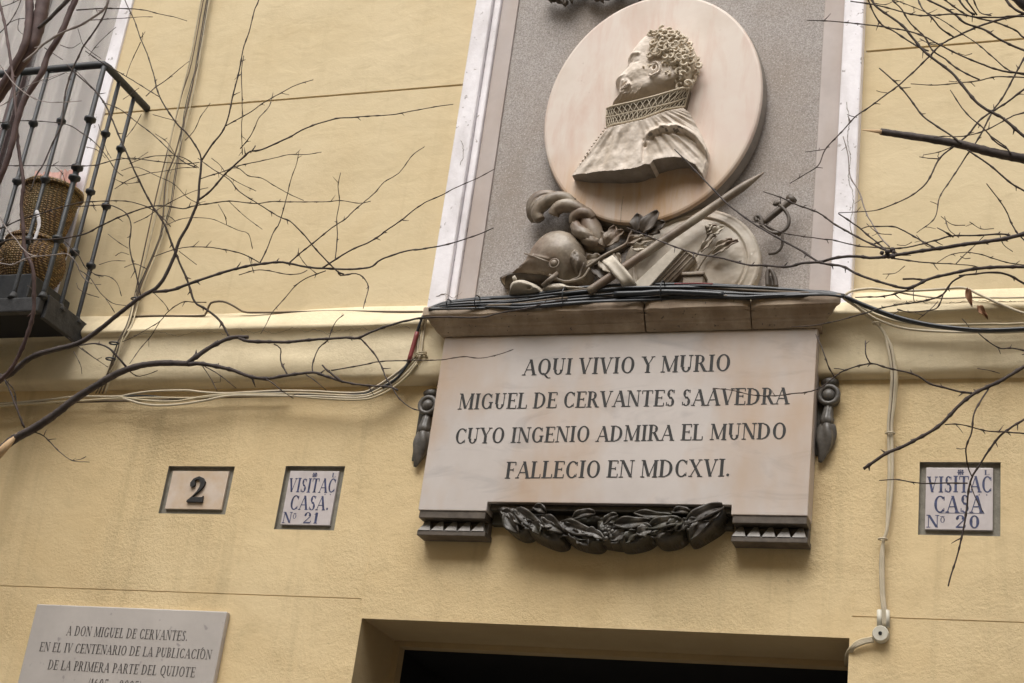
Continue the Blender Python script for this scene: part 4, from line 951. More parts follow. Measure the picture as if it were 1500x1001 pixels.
# the raised black 2
a, b, c, d = bx; cx_, cz_ = (a+b)/2+.003, (c+d)/2
m = MB(); s = .100
def two(m, ox, oz, s, h0, h1):
    pts = [(-.30, .62), (-.33, .76), (-.22, .93), (.0, 1.02), (.20, .95), (.31, .80), (.28, .62), (.16, .46), (-.02, .30), (-.14, .20), (.30, .20), (.34, .26), (.36, .0), (-.32, .0), (-.32, .06), (-.10, .26), (.02, .42), (.10, .58), (.11, .74), (.04, .88), (-.08, .90), (-.16, .84), (-.12, .76), (-.10, .66), (-.18, .59)]
    m.prism([(ox+x*s*1.0, oz+(y-.5)*s) for x, y in pts][::-1], h0, h1)
two(m, cx_, cz_, s*.98, -.004, .005); bevel(m.build('numeral', M['ink'], n2), .0008)
def casa(r, num, label, name='azulejo_sign'):
    th, bx = tilething(name, r, label, M['tile'], None, group='old blue and white tile signs')
    tl(th, bx, 'VISITAC', .02, .99, .60, .26, M['blue'], gap=.01, jit=.02, bold=1.0)
    tl(th, bx, 'CASA.' if num == '21' else 'CASA', .12, .93 if num == '21' else .86, .275, .27, M['blue'], gap=.02, jit=.02, bold=1.0)
    tl(th, bx, 'N', .02, .22, .03, .20, M['blue'], gap=0)
    tl(th, bx, 'O', .225, .30, .11, .09, M['blue'], gap=0)
    tl(th, bx, '-', .21, .31, .155, .13, M['blue'], gap=0)
    tl(th, bx, num, .44, .76 if num == '21' else .82, .03, .20, M['blue'], gap=.12)
    tl(th, bx, 'L', .87, .95, .885, .08, M['blue'], gap=0)
    tl(th, bx, '. .', .78, .93, .555, .10, M['blue'], gap=0)
    a, b, c, d = bx; m = MB(); cx, cz, r_ = a+.52*(b-a), c+.925*(d-c), .0095
    m.add([(cx-r_*1.1, .0034, cz-.0014), (cx+r_*1.1, .0034, cz-.0014), (cx+r_*1.1, .0034, cz+.0014), (cx-r_*1.1, .0034, cz+.0014)], [(0, 1, 2, 3)])
    m.add([(cx-.0014, .0033, cz-r_), (cx+.0014, .0033, cz-r_), (cx+.0014, .0033, cz+r_), (cx-.0014, .0033, cz+r_)], [(0, 1, 2, 3)])
    for s1, s2 in ((1, 1), (1, -1), (-1, 1), (-1, -1)):
        q = [(cx+s1*r_*k1, cz+s2*r_*k2) for k1, k2 in ((.25, .25), (.85, .35), (.85, .85), (.35, .85))]
        m.add([(x, .0032, z) for x, z in q], [(0, 1, 2, 3)])
    m.build('emblem', M['blue'], th)
    if num == '20':
        m = MB(); m.add([(a+.20*(b-a), .0034, c+.262*(d-c)), (a+.88*(b-a), .0034, c+.262*(d-c)), (a+.88*(b-a), .0034, c+.27*(d-c)), (a+.20*(b-a), .0034, c+.27*(d-c))], [(0, 1, 2, 3)]); m.build('underline', M['blue'], th)
    return th
casa(T21, '21', 'blue lettered white tile reading CASA 21 between the number 2 and the marble plaque')
casa(T20, '20', 'blue lettered white tile reading CASA 20 at the right behind the twigs')

cp = thing('centenary_plaque', 'small grey marble plaque inscribed A DON MIGUEL DE CERVANTES at the lower left corner', 'plaque', (-3.28, 0, 2.0))
hc = .026; z_t = P(200, 893, hc).z; x0, x1 = P(50, 905, hc).x, P(333, 925, hc).x
x0 = -3.678; x1 = -2.886; z_t = 2.864
m = MB(); m.box(x0, x1, .001, hc, 2.18, z_t); bevel(m.build('slab', M['slab2'], cp), .004)
hh = hc+.0006
def ct_(u, v): return (u/3.575, 721+v/3.575)
def cl(txt, l, r, **k):
    a, b = ct_(l[0], l[1]), ct_(l[0], l[2]); c_, d_ = ct_(r[0], r[1]), ct_(r[0], r[2])
    return ptext(txt, (a[0], a[1], b[1]), (c_[0], c_[1], d_[1]), hh, M['ink2'], cp, **k)
TH_s = TH
cl('A DON MIGUEL DE CERVANTES.', (345, 700, 750), (980, 728, 780), space=.42)
cl('EN EL IV CENTENARIO DE LA PUBLICACION', (203, 785, 833), (1105, 826, 877), space=.42)
cl('DE LA PRIMERA PARTE DEL QUIJOTE', (247, 878, 928), (1018, 918, 970), space=.42)
cl('(1605 - 2005)', (455, 976, 1024), (735, 990, 1040), space=.42)
m = MB(); q0 = P(*ct_(1052, 826), hh); m.add([(q0.x, -hh, q0.z), (q0.x+.003, -hh, q0.z), (q0.x+.010, -hh, q0.z+.008), (q0.x+.006, -hh, q0.z+.009)], [(0, 1, 2, 3)]); m.build('accent', M['ink2'], cp)

# ------------------------------------------------------------------ balcony
bl = thing('balcony', 'small iron railed balcony with a dark slab at the left edge', 'balcony', (-4.3, 0, 3.93))
BX = -3.757; BD = .335; BL = -5.75
m = MB(); m.box(BL+.05, BX-.012, -.01, BD-.02, 3.925, 3.965); m.build('slab', M['dark'], bl)
m = MB(); m.box(BL, BX, BD-.021, BD+.012, 3.900, 3.962); bevel(m.build('front_beam', M['ironpale'], bl), .006)
m = MB(); m.box(BX-.010, BX+.012, -.01, BD-.022, 3.888, 3.985); bevel(m.build('side_plate', M['ironpale'], bl), .004)
m = MB(); m.box(BX-.055, BX-.0105, -.01, BD-.022, 3.9655, 3.978); bevel(m.build('side_plate', M['iron'], bl), .004)
RZ = 5.012
m = MB(); m.tube([(BL, -BD, RZ), (BX-.03, -BD, RZ), (BX-.008, -BD+.004, RZ), (BX, -BD+.03, RZ), (BX, -.02, RZ), (BX, .0, RZ)], .017, 10, flat=.8)
m.build('handrail', M['iron'], bl, True)
def baluster(x, y, corner=False):
    m = MB(); r = .0105 if corner else .0085
    m.tube([(x, y, 3.955), (x, y, 4.0), (x, y, RZ-.01)], [r*1.15, r, r], 10)
    o_ = m.build('baluster', M['iron'], bl, True)
    zs = [4.752, 4.484, 4.214]+([4.530] if corner else [])
    for z in zs:
        q = r/.0085; m = MB()
        m.tube([(x, y, z+.022), (x, y, z+.012), (x, y, z+.007), (x, y, z-.004), (x, y, z-.010), (x, y, z-.020)], [.0088*q, .0115*q, .0195*q, .0195*q, .012*q, .009*q], 12)
        m.build('collar', M['iron'], o_, True)
    m = MB(); m.tube([(x, y, 3.962), (x, y, 3.972), (x, y, 3.990)], [.020, .017, .009], 12)
    m.build('foot', M['ironpale'], o_, True)
baluster(BX-.004, -BD+.004, True)
for y in (-.222, -.105): baluster(BX, y)
for k in range(1, 15): baluster(BX-.004-.1335*k, -BD)
# things standing on the balcony
def ring(cx, cy, r, z, n=28): return [(cx+r*math.cos(2*math.pi*i/n), cy+r*math.sin(2*math.pi*i/n), z) for i in range(n)]
def basket(name, label, cx, cy, z0, prof_, mat, slats=True):
    th = thing(name, label, 'basket', (cx, cy, z0)); m = MB(); n = 88; vs = []
    for k, (z, r) in enumerate(prof_):
        for i in range(n):
            a = 2*math.pi*i/n; rr = r+(.0030*math.cos(29*a+math.pi*(k % 2)) if 0 < k else 0)
            vs.append((cx+rr*math.cos(a), cy+rr*math.sin(a), z0+z))
    K = len(prof_)
    m.add(vs, [(k*n+i, k*n+(i+1) % n, (k+1)*n+(i+1) % n, (k+1)*n+i) for k in range(K-1) for i in range(n)]+[tuple(range(n-1, -1, -1))])
    o_ = m.build('weave', mat, th, True); sm_ = o_.modifiers.new('s', 'SOLIDIFY'); sm_.thickness = .006
    m = MB(); zt, rt = prof_[-1]; m.tube(ring(cx, cy, rt+.003, z0+zt)+[ring(cx, cy, rt+.003, z0+zt)[0]], .011, 8, False, (.2, 3, .9)); m.build('rim', mat, th, True)
    return th
def bp(z0, z1, r0, r1, belly, n=24): return [(z0+(z1-z0)*i/n, r0+(r1-r0)*i/n+belly*math.sin(math.pi*i/n)) for i in range(n+1)]
basket('wicker_basket', 'round wicker basket on the dark planter box behind the balcony bars, lower of the two', -3.985, -.175, 4.092, bp(0, .185, .090, .110, .030), M['wicker'])
basket('wicker_basket', 'flared wicker basket with a wide rim stacked on top of the lower basket', -3.995, -.150, 4.292, bp(0, .245, .075, .112, .004), M['wicker'])
m = MB(); m.box(-5.3, -3.86, .04, .30, 3.979, 4.088); bevel(tag(m.build('planter_box', M['iron']), 'long dark planter box behind the balcony bars under the wicker baskets', 'planter'), .005)
m = MB(); pts = [(53, 309), (56, 318), (57, 330), (53, 345), (50, 352)]; c_ = cr(pts, 2); m.tube([P(x, y, .36) for x, y in c_], [.0085*(1 if i % 5 else .8) for i in range(len(c_))], 8, flat=.4)
tag(m.build('ribbon', M['ribbon'], None, True), 'white ribbon tied to the balcony baluster in front of the baskets', 'ribbon')
m = MB()
for i, (x0_, x1_, h_) in enumerate(((-4.20, -4.06, .05), (-4.055, -3.98, .048))):
    vs = []; N = 16
    for k in range(N+1):
        x = x0_+(x1_-x0_)*k/N; y = -h_-.010*math.sin(k*1.3)
        vs += [(x, y, 4.50), (x, y+.004, 4.60), (x, y, 4.70+.008*math.sin(k))]
    m.add(vs, [(k*3+j, (k+1)*3+j, (k+1)*3+j+1, k*3+j+1) for k in range(N) for j in (0, 1)])
tag(m.build('pink_cloth', M['pink'], None, True), 'pink cloth hanging in the window above the wicker basket', 'cloth').modifiers.new('s', 'SOLIDIFY').thickness = .006

# ------------------------------------------------------------------ cables
def cable(pts, r, h, mat, parent, name='cable', jit=0.0, seed=0):
    """pts in photo pixels (optionally with their own distance from the wall); r in pixels"""
    q = [(p[0], p[1], (p[2] if len(p) > 2 else h)) for p in pts]; c_ = cr(q, 6)
    P3 = []
    for i, (x, y, hh) in enumerate(c_):
        v = P(x, y, hh)
        if jit: v += Vector((mnoise.noise(Vector((x*.02, seed, 0))), mnoise.noise(Vector((x*.02, seed, 7)))*.6, mnoise.noise(Vector((x*.02, seed, 3)))))*jit
        P3.append(v)
    m = MB(); m.tube(P3, r*PM(h), 8); return m.build(name, mat, parent, True)
cb_ = thing('cable_bundle', 'thick bundle of black cables lying along the top of the stone cornice', 'cables', tuple(P(920, 430, .12)))
top = [(628, 453.5), (655, 443.5), (700, 438), (735, 436), (780, 432), (820, 426), (864, 421), (920, 418), (972, 417), (1044, 418), (1116, 422), (1180, 427), (1214, 430), (1237, 434)]
bot = [(628, 453.5), (665, 452.5), (700, 452), (735, 452), (760, 452), (800, 448), (860, 443), (920, 440.5), (972, 439), (1044, 437), (1092, 438), (1150, 434), (1206, 432), (1237, 435)]
NC = 13
for k in range(NC):
    t0 = k/(NC-1); ph = random.uniform(0, 6.28)
    pts = []
    for i, (a, b) in enumerate(zip(top, bot)):
        t = min(1, max(0, t0+.14*math.sin(i*.55+ph)*math.sin(math.pi*i/13))) if 0 < k < NC-1 else t0
        pts.append((a[0]+(b[0]-a[0])*t, a[1]+(b[1]-a[1])*t, .125+.030*t+.012*math.sin(i*1.1+ph*2)))
    cable(pts, 2.5 if k in (0, 4, 8, 11) else random.uniform(1.2, 2.0), .14, M['cableblack'] if k % 6 != 3 else M['cablebrown'], cb_, seed=k, jit=.002)
cable([(900, 431, .162), (940, 430, .165), (972, 428, .166), (1030, 430, .165), (1060, 432, .162)], 3.6, .16, M['cableblack'], cb_)
cable([(988, 416.2, .150), (1010, 415.6, .150), (1030, 415.6, .150), (1044, 416.4, .150)], 1.0, .15, M['red'], cb_, 'red_sleeve')
for x, y0, y1 in ((700, 436, 453), (971, 415, 441), (659, 442, 454), (828, 424, 448)):
    m = MB(); a = P(x, (y0+y1)/2, .145); hgt = (y1-y0)/2*PM(.14)
    m.tube([(a.x, a.y+.034*math.sin(t), a.z+(hgt+.002)*math.cos(t)) for t in np.linspace(0, 6.283, 18)], .0022, 6, False); m.build('cable_tie', M['cableblack'], cb_, True)
# pale bundle under the string course at the left, rising beside the cornice
pb = thing('cable_bundle', 'bundle of pale painted cables sagging under the string course left of the plaque', 'cables', tuple(P(300, 585, .07)))
mids = [((338, 577), (400, 574), (450, 577), (500, 581)), ]
def pc(a, tail, r, mat=None): cable(a+tail, r, .068, mat or M['cablecream'], pb, jit=.0015, seed=len(bpy.data.objects))
tail1 = [(525, 580), (550, 573), (575, 557), (592, 543), (606, 529), (613, 521), (616, 500), (619, 480), (623, 466, .10), (626, 457, .12)]
tail2 = [(525, 583), (553, 576), (578, 561), (596, 546), (609, 531), (616, 522), (619, 502), (622, 482), (625, 468, .10), (628, 459, .12)]
tail3 = [(525, 576), (548, 568), (572, 553), (589, 540), (603, 527), (611, 519), (613, 500), (616, 482), (621, 468, .10), (625, 457, .12)]
pc([(-30, 594), (0, 592), (70, 586), (110, 581), (140, 581), (174, 581), (190, 578), (220, 574), (270, 572), (300, 575), (340, 576), (400, 573), (450, 573)], tail3, 1.5)
pc([(174, 582), (220, 587), (260, 588), (300, 581), (338, 578), (400, 577), (450, 577)], tail1, 1.5, M['cablepale'])
pc([(180, 584), (210, 592), (240, 594), (270, 592), (300, 587), (338, 580), (400, 580), (460, 581)], tail2, 1.6)
pc([(174, 581), (215, 580), (260, 584), (310, 580), (345, 577), (400, 575), (460, 579)], [(525, 578), (550, 571), (574, 556), (590, 542), (604, 528), (612, 520), (614, 501), (617, 482), (622, 468, .10), (626, 458, .12)], 1.1, M['cableblack'])
pc([(-30, 598), (40, 592), (120, 587), (174, 584), (230, 583), (290, 583), (340, 578), (400, 578), (470, 584)], [(528, 586), (556, 579), (581, 564), (599, 548), (611, 532)], 1.4, M['cablepale'])
cable([(-30, 592, .03), (60, 590, .03), (150, 588, .03), (240, 586, .03), (330, 582, .03), (420, 580, .03)], 1.6, .03, M['cablebrown'], pb)
m = MB()
a = P(616, 521, .072)
for dz in (0, .007): m.tube([(a.x+.020*math.cos(t), a.y-.012*math.sin(t), a.z+dz+.004*math.cos(t)) for t in np.linspace(0, 6.283, 18)], .003, 6, False)
m.tube([P(622, 522, .07), P(630, 525, .05), P(634, 520, .01)], .004, 6); m.build('cable_clip', M['cablepale'], pb, True)
bk_ = thing('black_cable', 'black cable with a red sleeve beside the left end of the cornice', 'cable', tuple(P(600, 520, .07)))
cable([(620, 462, .09), (614, 478, .08), (610, 490), (604, 510), (600, 527), (594, 538), (586, 549), (578, 557), (560, 568)], 1.8, .074, M['cableblack'], bk_)
cable([(611, 487), (606, 505), (601, 522), (599, 529)], 2.9, .078, M['red'], bk_, 'red_sleeve')
# cable along the top of the ledge
lc = thing('ledge_cable', 'dusty brown cable running along the top of the string course', 'cable', tuple(P(400, 460, .02)))
LR = 1.4
cable([(194, 464, .022), (225, 463, .022), (265, 463, .022), (300, 462, .022), (304, 455, .03), (309, 444, .04), (327, 442, .04), (343, 449, .04), (354, 456, .022), (362, 458, .022), (400, 458, .022), (443, 457, .022), (502, 456, .022), (560, 457, .022), (619, 457, .022)], LR, .02, M['cablebrown'], lc)
# thin wires coming down the wall at the left
wb = thing('wire_bundle', 'thin dusty wires hanging down the upper wall right of the balcony', 'cables', tuple(P(220, 300, .03)))
W1 = [(306, -30), (298, 0), (285, 70), (277, 106), (266, 140), (252, 196), (232, 274), (210, 372), (196, 439), (186, 475, .075), (173, 500, .085), (162, 536, .08), (145, 577, .05)]
W2 = [(311, -30), (303, 0), (291, 70), (280, 134), (257, 224), (243, 265), (235, 344), (207, 417), (197, 450), (188, 480, .075), (176, 502, .085), (168, 526, .08), (150, 577, .05)]
W3 = [(314, -30), (307, 0), (293, 80), (274, 154), (268, 196), (257, 262), (249, 310), (224, 377), (201, 428), (193, 460), (184, 482, .075), (170, 508, .085), (158, 545, .08), (140, 577, .05)]
W4 = [(303, -30), (295, 0), (280, 80), (268, 130), (250, 205), (238, 274), (222, 344), (205, 410), (197, 440), (190, 470, .07), (178, 500, .085), (170, 530, .08), (152, 560, .06)]
for w_, r, mt in ((W1, .9, 'cablebrown'), (W2, 1.1, 'cablebrown'), (W3, .7, 'cablebrown'), (W4, 1.2, 'cablepale'), ([(x+4, y) + tuple(r_) for x, y, *r_ in W2], 1.0, 'cablepale'), ([(x-2, y) + tuple(r_) for x, y, *r_ in W3[:9]], .6, 'cableblack')):
    cable(w_, r, .022, M[mt], wb, 'wire')
for x, y, h in ((205, 438, .03), (168, 526, .085), (173, 503, .085)):
    m = MB(); a = P(x-6, y, h); m.tube([(a.x+.02*math.cos(t), a.y-.012*math.sin(t), a.z) for t in np.linspace(0, 6.283, 14)], .0035, 6, False); m.build('wire_clip', M['cableblack'], wb, True)
# right side
vb = thing('cable_run', 'pale painted cables hanging down the wall right of the plaque to a round box', 'cables', tuple(P(1300, 700, .03)))
vp = [(1232, 433, .13), (1240, 440, .12), (1258, 452, .095), (1272, 465, .075), (1284, 474, .068), (1296, 490, .062), (1303, 508, .058), (1307, 530, .052), (1309, 554, .045), (1307, 587, .03), (1304, 620, .022), (1304, 640, .02), (1305, 688, .02), (1303, 730, .02), (1299, 776, .02), (1294, 792, .02), (1292, 820, .02), (1293, 870, .02), (1296, 900, .02), (1296, 918, .02)]
def mapx(f_): return [(x+f_(y), y, h) for x, y, h in vp]
cable(mapx(lambda y: -2.5 if 500 < y < 760 else (1.5 if y > 795 else 0)), 1.7, .02, M['cablecream'], vb)
cable(mapx(lambda y: 2.4 if 500 < y < 760 else (-1.8 if y > 795 else .4)), 1.7, .02, M['cablecream'], vb)
cable(mapx(lambda y: 5.2*math.exp(-((y-570)/60)**2)+(0 if y < 650 else -.4)), 1.3, .02, M['cablepale'], vb)
cable(mapx(lambda y: 0.2), 1.0, .016, M['cablebrown'], vb)
for x, y, h in ((1304, 635, .022), (1293, 790, .022), (1284, 474, .07)):
    m = MB(); a = P(x, y, h); m.tube([(a.x+.013*math.cos(t), a.y-.010*math.sin(t), a.z) for t in np.linspace(0, 6.283, 14)], .003, 6, False); m.build('cable_tie', M['cablecream'], vb, True)
jb = thing('junction_box', 'round cream junction box above the right corner of the doorway', 'electrical box', tuple(P(1290, 929)))
a = P(1290, 929, .02); m = MB(); m.tube([(a.x, -.001, a.z), (a.x, -.026, a.z), (a.x, -.030, a.z)], [.0245, .0245, .022], 28, flat=1.0); m.build('body', M['box'], jb, False)
m = MB(); m.tube([(a.x, -.0302, a.z), (a.x, -.0325, a.z)], [.006, .005], 12); m.build('screw', M['dark'], jb)
m = MB()
for dx in (-.010, .012): m.tube([(a.x+dx+.006, -.016, a.z+.022), (a.x+dx+.004, -.016, a.z+.075)], .0085, 10)
m.build('sleeve', M['box'], jb, True)
for k, (o1, o2) in enumerate(((0, 0), (3, 2), (6, 5), (-3, -3))):
    cable([(1280, 936+o1*.6, .016), (1268, 938+o1*.6, .016), (1256, 942+o1*.7, .014), (1247+o2*.6, 950, .010), (1243+o2*.8, 958, -.01), (1242+o2, 968, -.06), (1242+o2, 975, -.2)], 1.6, .015, M['cablecream'] if k < 3 else M['cablepale'], vb)
rb = thing('black_cable', 'thick black cable sagging along the string course at the right', 'cable', tuple(P(1400, 480, .09)))
cable([(1190, 428, .13), (1213, 429, .13), (1237, 435, .125), (1268, 448, .11), (1312, 464, .10), (1356, 475, .095), (1400, 481, .09), (1444, 484, .09), (1500, 482, .09), (1560, 478, .09), (1680, 466, .09)], 2.6, .095, M['cableblack'], rb)
cable([(1213, 431, .12), (1240, 437, .12), (1270, 451, .105), (1312, 467, .095), (1356, 477, .09), (1400, 483, .085), (1444, 486, .085), (1500, 484, .085), (1560, 480, .085), (1680, 468, .085)], 1.5, .09, M['cableblack'], rb)
rp = thing('pale_cable', 'cream painted cables looping over the string course at the right', 'cable', tuple(P(1380, 424, .07)))
cable([(1237, 433, .11), (1244, 428, .09), (1255, 425, .08), (1279, 423, .075), (1305, 426, .075), (1340, 426, .075), (1378, 424, .075), (1411, 422, .075), (1433, 431, .08), (1466, 446, .08), (1500, 459, .08), (1560, 474, .08), (1680, 490, .08)], 1.5, .08, M['cablecream'], rp)
cable([(1240, 440, .11), (1262, 450, .09), (1279, 459, .08), (1312, 470, .075), (1345, 475, .07), (1400, 476, .07), (1450, 475, .07), (1500, 474, .07), (1680, 462, .07)], 1.5, .075, M['cablepale'], rp)
cable([(1240, 439, .11), (1262, 454, .09), (1285, 468, .075), (1323, 481, .068), (1378, 486, .066), (1440, 487, .066), (1500, 486, .066), (1680, 474, .066)], 1.5, .07, M['cablecream'], rp)
cable([(1300, 425, .07), (1330, 431, .07), (1378, 437, .07), (1420, 436, .07), (1500, 436, .07), (1680, 428, .07)], 1.1, .07, M['cablecream'], rp)

# ------------------------------------------------------------------ trees
def hfield(x, y): return .62+.10*math.sin(x/170+.6)+.07*math.sin(y/140+x/300)
def fork(parent, pts, w0, w1, mat, h0=0.0, bow=.05, name='branch', buds=True, seed=None):
    """a branch through measured points; w0, w1 = thickness in px at its ends"""
    c_ = cr([tuple(p[:2]) for p in pts], 5); N = len(c_); m = MB(); P3 = []; R = []
    rnd = random.Random(int(pts[0][0]*7+pts[0][1]*13)); nxt = rnd.randint(3, 6); bo = rnd.uniform(-bow, bow)
    jx = jy = 0; node = []
    for i, (x, y) in enumerate(c_):
        t = i/max(1, N-1); w_ = w0+(w1-w0)*t**.8; h = hfield(x, y)+h0+bo*math.sin(math.pi*t); k = PM(h)
        if w_ > 1: jx += rnd.uniform(-.35, .35); jy += rnd.uniform(-.35, .35); jx *= .8; jy *= .8
        e = min(1, 4*t, 4*(1-t)); b_ = 1.0
        if buds and w_ < 6 and i == nxt and i < N-1: b_ = 1.32 if w_ > 2 else 1.55; node.append(i); nxt += rnd.randint(3, 7)
        P3.append(P(x+jx*e, y+jy*e, h)); R.append(max(.45, w_*.5)*k*b_*rnd.uniform(.93, 1.07))
    m.tube(P3, R, 6 if w0 < 4 else 10)
    for i in node:
        if rnd.random() < .45:
            a = P3[i]; t = (P3[min(i+1, N-1)]-P3[i-1]).normalized(); s_ = t.cross(Vector((0, 1, 0)))*(rnd.choice((-1, 1)))+t*.7+Vector((0, rnd.uniform(-.3, .3), 0))
            s_.normalize(); L_n = rnd.choice((.006, .009, .014, .02, .03))*(1 if w0 < 5 else 1.3); b2 = a+s_*L_n*.5; m.tube([a, b2, a+s_*L_n+Vector((0, 0, rnd.uniform(-.003, .003)))], [R[i]*.6, R[i]*.38+.0002, .0007], 5)
    return m.build(name, mat, parent, True)
lt = thing('bare_tree', 'leafless street tree whose branches reach in from the left in front of the balcony', 'tree', (-5.0, -.95, 0))
rt_ = thing('bare_tree', 'leafless street tree whose branches reach in from the right edge', 'tree', (1.2, -.85, 0))
DK, BK = M['twig'], M['bark']
def LB(w0, w1, pts, mat=None, **k): return fork(lt, pts, w0, w1, mat or DK, **k)
def RB(w0, w1, pts, mat=None, **k): return fork(rt_, pts, w0, w1, mat or DK, **k)
# left: lower limb
LB(15, 7.5, [(-110, 745), (-40, 690), (0, 660), (22, 643), (50, 628), (84, 605), (112, 583), (140, 566), (168, 549), (196, 538), (224, 533), (250, 532), (276, 533)], BK, bow=0, name='limb')
m = MB(); q0, q1 = P(26, 636, hfield(20, 640)+.012), P(-8, 672, hfield(0, 660)+.014); m.tube([q0, q0.lerp(q1, .5), q1], [.006, .016, .018], 10, flat=.6); m.build('pruning_scar', M['cutwood'], lt, True)
LB(6.5, 4.5, [(272, 534), (291, 520), (313, 506), (336, 496), (350, 494), (364, 494)], BK, bow=0)
LB(4.5, 1.2, [(350, 495), (364, 500), (399, 501), (423, 501), (472, 497), (507, 495), (524, 496), (546, 486), (570, 477), (595, 470), (619, 466), (655, 465), (705, 465), (732, 459), (776, 451), (798, 444), (831, 439)], BK, bow=0)
LB(2.2, 1.3, [(524, 496), (529, 497), (546, 516), (558, 535), (565, 553), (571, 562), (580, 577), (589, 588), (603, 598), (616, 602)])
LB(6, 2, [(276, 534), (294, 533), (336, 541), (364, 551), (389, 555), (421, 550), (458, 546), (477, 551), (502, 559), (521, 563), (540, 565), (570, 567), (583, 572)], BK, bow=0)
LB(2, 3.2, [(472, 535), (478, 541), (488, 549), (502, 560)])
LB(2, .9, [(485, 543), (531, 535), (556, 530), (595, 528), (646, 527), (678, 523), (705, 525), (732, 519), (752, 512)])
LB(2.2, 1.6, [(421, 549), (411, 528), (411, 511), (401, 504)])
LB(2, .9, [(458, 546), (458, 533), (467, 510), (480, 499), (487, 481), (494, 469), (504, 461)])
LB(1.8, .8, [(389, 555), (400, 562), (412, 572), (430, 584)]); LB(1.5, .8, [(448, 549), (462, 558), (478, 572)]); LB(1.6, .8, [(300, 537), (320, 548), (346, 569)]); LB(1.4, .8, [(297, 537), (310, 556), (318, 573)])
LB(1.6, .8, [(50, 633), (64, 639), (84, 659), (106, 675), (131, 677)]); LB(1, .8, [(106, 675), (118, 673), (126, 669)]); LB(1.2, .8, [(64, 639), (68, 630)])
LB(1.4, .9, [(186, 541), (200, 551), (215, 549), (231, 543)])
LB(3, 2.2, [(36, 627), (25, 600), (14, 572), (6, 556), (0, 548)]); LB(2, 1.5, [(33, 624), (24, 594), (20, 572), (8, 557)])
LB(3, 2, [(186, 539), (173, 524), (159, 510), (140, 503), (117, 506)], BK)
# left: second limb
LB(11, 3.0, [(-110, 640), (-40, 590), (0, 557), (17, 547), (36, 530), (56, 519), (90, 510), (117, 502), (140, 487), (168, 465), (204, 437), (229, 422), (243, 403), (255, 377), (263, 352), (274, 333), (283, 313), (290, 294), (292, 268), (294, 252), (295, 235)], BK, bow=0, name='limb')
LB(2.4, 1.3, [(295, 235), (291, 221), (274, 196), (257, 179), (235, 143), (224, 106), (215, 78), (206, 56), (196, 28), (183, 0), (170, -40)], bow=0)
LB(2.7, 1.3, [(295, 236), (310, 213), (330, 185), (341, 140), (350, 106), (357, 70), (366, 45), (372, 17), (379, 0), (388, -40)], bow=0)
LB(1.5, 1.1, [(357, 82), (354, 100), (354, 124), (355, 161), (354, 190), (355, 227)])
LB(1.6, 1, [(330, 185), (364, 166), (387, 150), (412, 136), (436, 124), (459, 117)])
LB(1.5, .9, [(352, 218), (364, 204), (373, 188), (379, 173), (394, 156), (400, 136)])
LB(1.5, 1, [(294, 262), (322, 253), (347, 246), (364, 257), (384, 261), (400, 271), (421, 283), (445, 294)])
LB(3, 1, [(290, 294), (308, 280), (330, 255), (355, 232), (367, 222), (382, 220), (420, 203), (453, 186), (492, 174), (514, 173), (543, 170), (573, 168), (597, 164), (619, 160), (641, 156), (664, 153)], bow=0)
LB(1.6, 2, [(367, 224), (371, 219), (374, 214)])
LB(1.6, .9, [(340, 245), (372, 238), (399, 232), (423, 227), (448, 227), (471, 223)])
LB(3, 1.0, [(-40, 366), (0, 357), (17, 351), (70, 351), (120, 344), (148, 331), (173, 319), (201, 308), (224, 302), (246, 302), (268, 306), (282, 302), (308, 298), (336, 295), (375, 298), (399, 295), (431, 296), (477, 296), (499, 294), (526, 298), (543, 295)])
LB(2.4, 1.2, [(-40, 345), (0, 335), (28, 323), (70, 310), (112, 298), (140, 295), (179, 294), (207, 300), (230, 312), (250, 332)])
LB(1.6, 1.8, [(112, 303), (140, 301), (160, 301), (176, 307), (187, 316), (192, 333), (190, 363), (199, 400), (203, 418), (206, 433)])
LB(2.0, 3.2, [(98, 95), (112, 109), (140, 134), (157, 159), (173, 196), (190, 235), (201, 260), (221, 299), (241, 330), (257, 372), (274, 411), (285, 442), (302, 453), (322, 470), (336, 494)], bow=.02)
LB(4.2, 1.3, [(224, 428), (252, 425), (274, 417), (308, 405), (350, 393), (382, 387), (409, 384), (428, 387), (453, 392), (485, 394), (507, 395), (531, 393), (546, 390), (560, 380), (595, 368), (619, 365), (656, 358), (700, 344), (723, 334)], BK, bow=0)
LB(2.4, 1.0, [(472, 393), (494, 379), (516, 366), (546, 352), (570, 335), (592, 320), (602, 311), (622, 297), (647, 286), (668, 275), (700, 261), (724, 248)], bow=.02)
LB(2, .9, [(423, 386), (440, 371), (458, 357), (482, 337), (507, 320), (516, 311), (548, 284), (563, 267), (585, 253), (604, 228), (622, 215)])
LB(1.7, .9, [(491, 381), (493, 362), (494, 342), (493, 320), (497, 295), (495, 273), (499, 253)])
LB(1.8, .9, [(381, 385), (389, 369), (401, 340), (410, 325), (421, 286), (426, 264), (434, 242), (438, 222)])
LB(1.1, 1.8, [(290, 232), (312, 248), (336, 263), (350, 280), (377, 298), (409, 318), (425, 325), (443, 342), (460, 362), (482, 386), (497, 400), (504, 402)])
LB(1.2, 1.6, [(225, 376), (263, 364), (297, 362), (330, 366), (352, 371), (368, 378), (380, 385)])
LB(1.3, 1.3, [(350, 403), (374, 396), (394, 397), (420, 402), (440, 401), (450, 396)])
LB(1.6, .8, [(477, 397), (463, 402), (448, 408), (433, 418), (419, 435), (399, 457), (390, 475), (382, 489)])
LB(2.2, 1, [(495, 397), (499, 404), (521, 401), (532, 406), (540, 420), (536, 437), (532, 452)])
LB(1, .8, [(436, 371), (448, 388), (465, 402)])
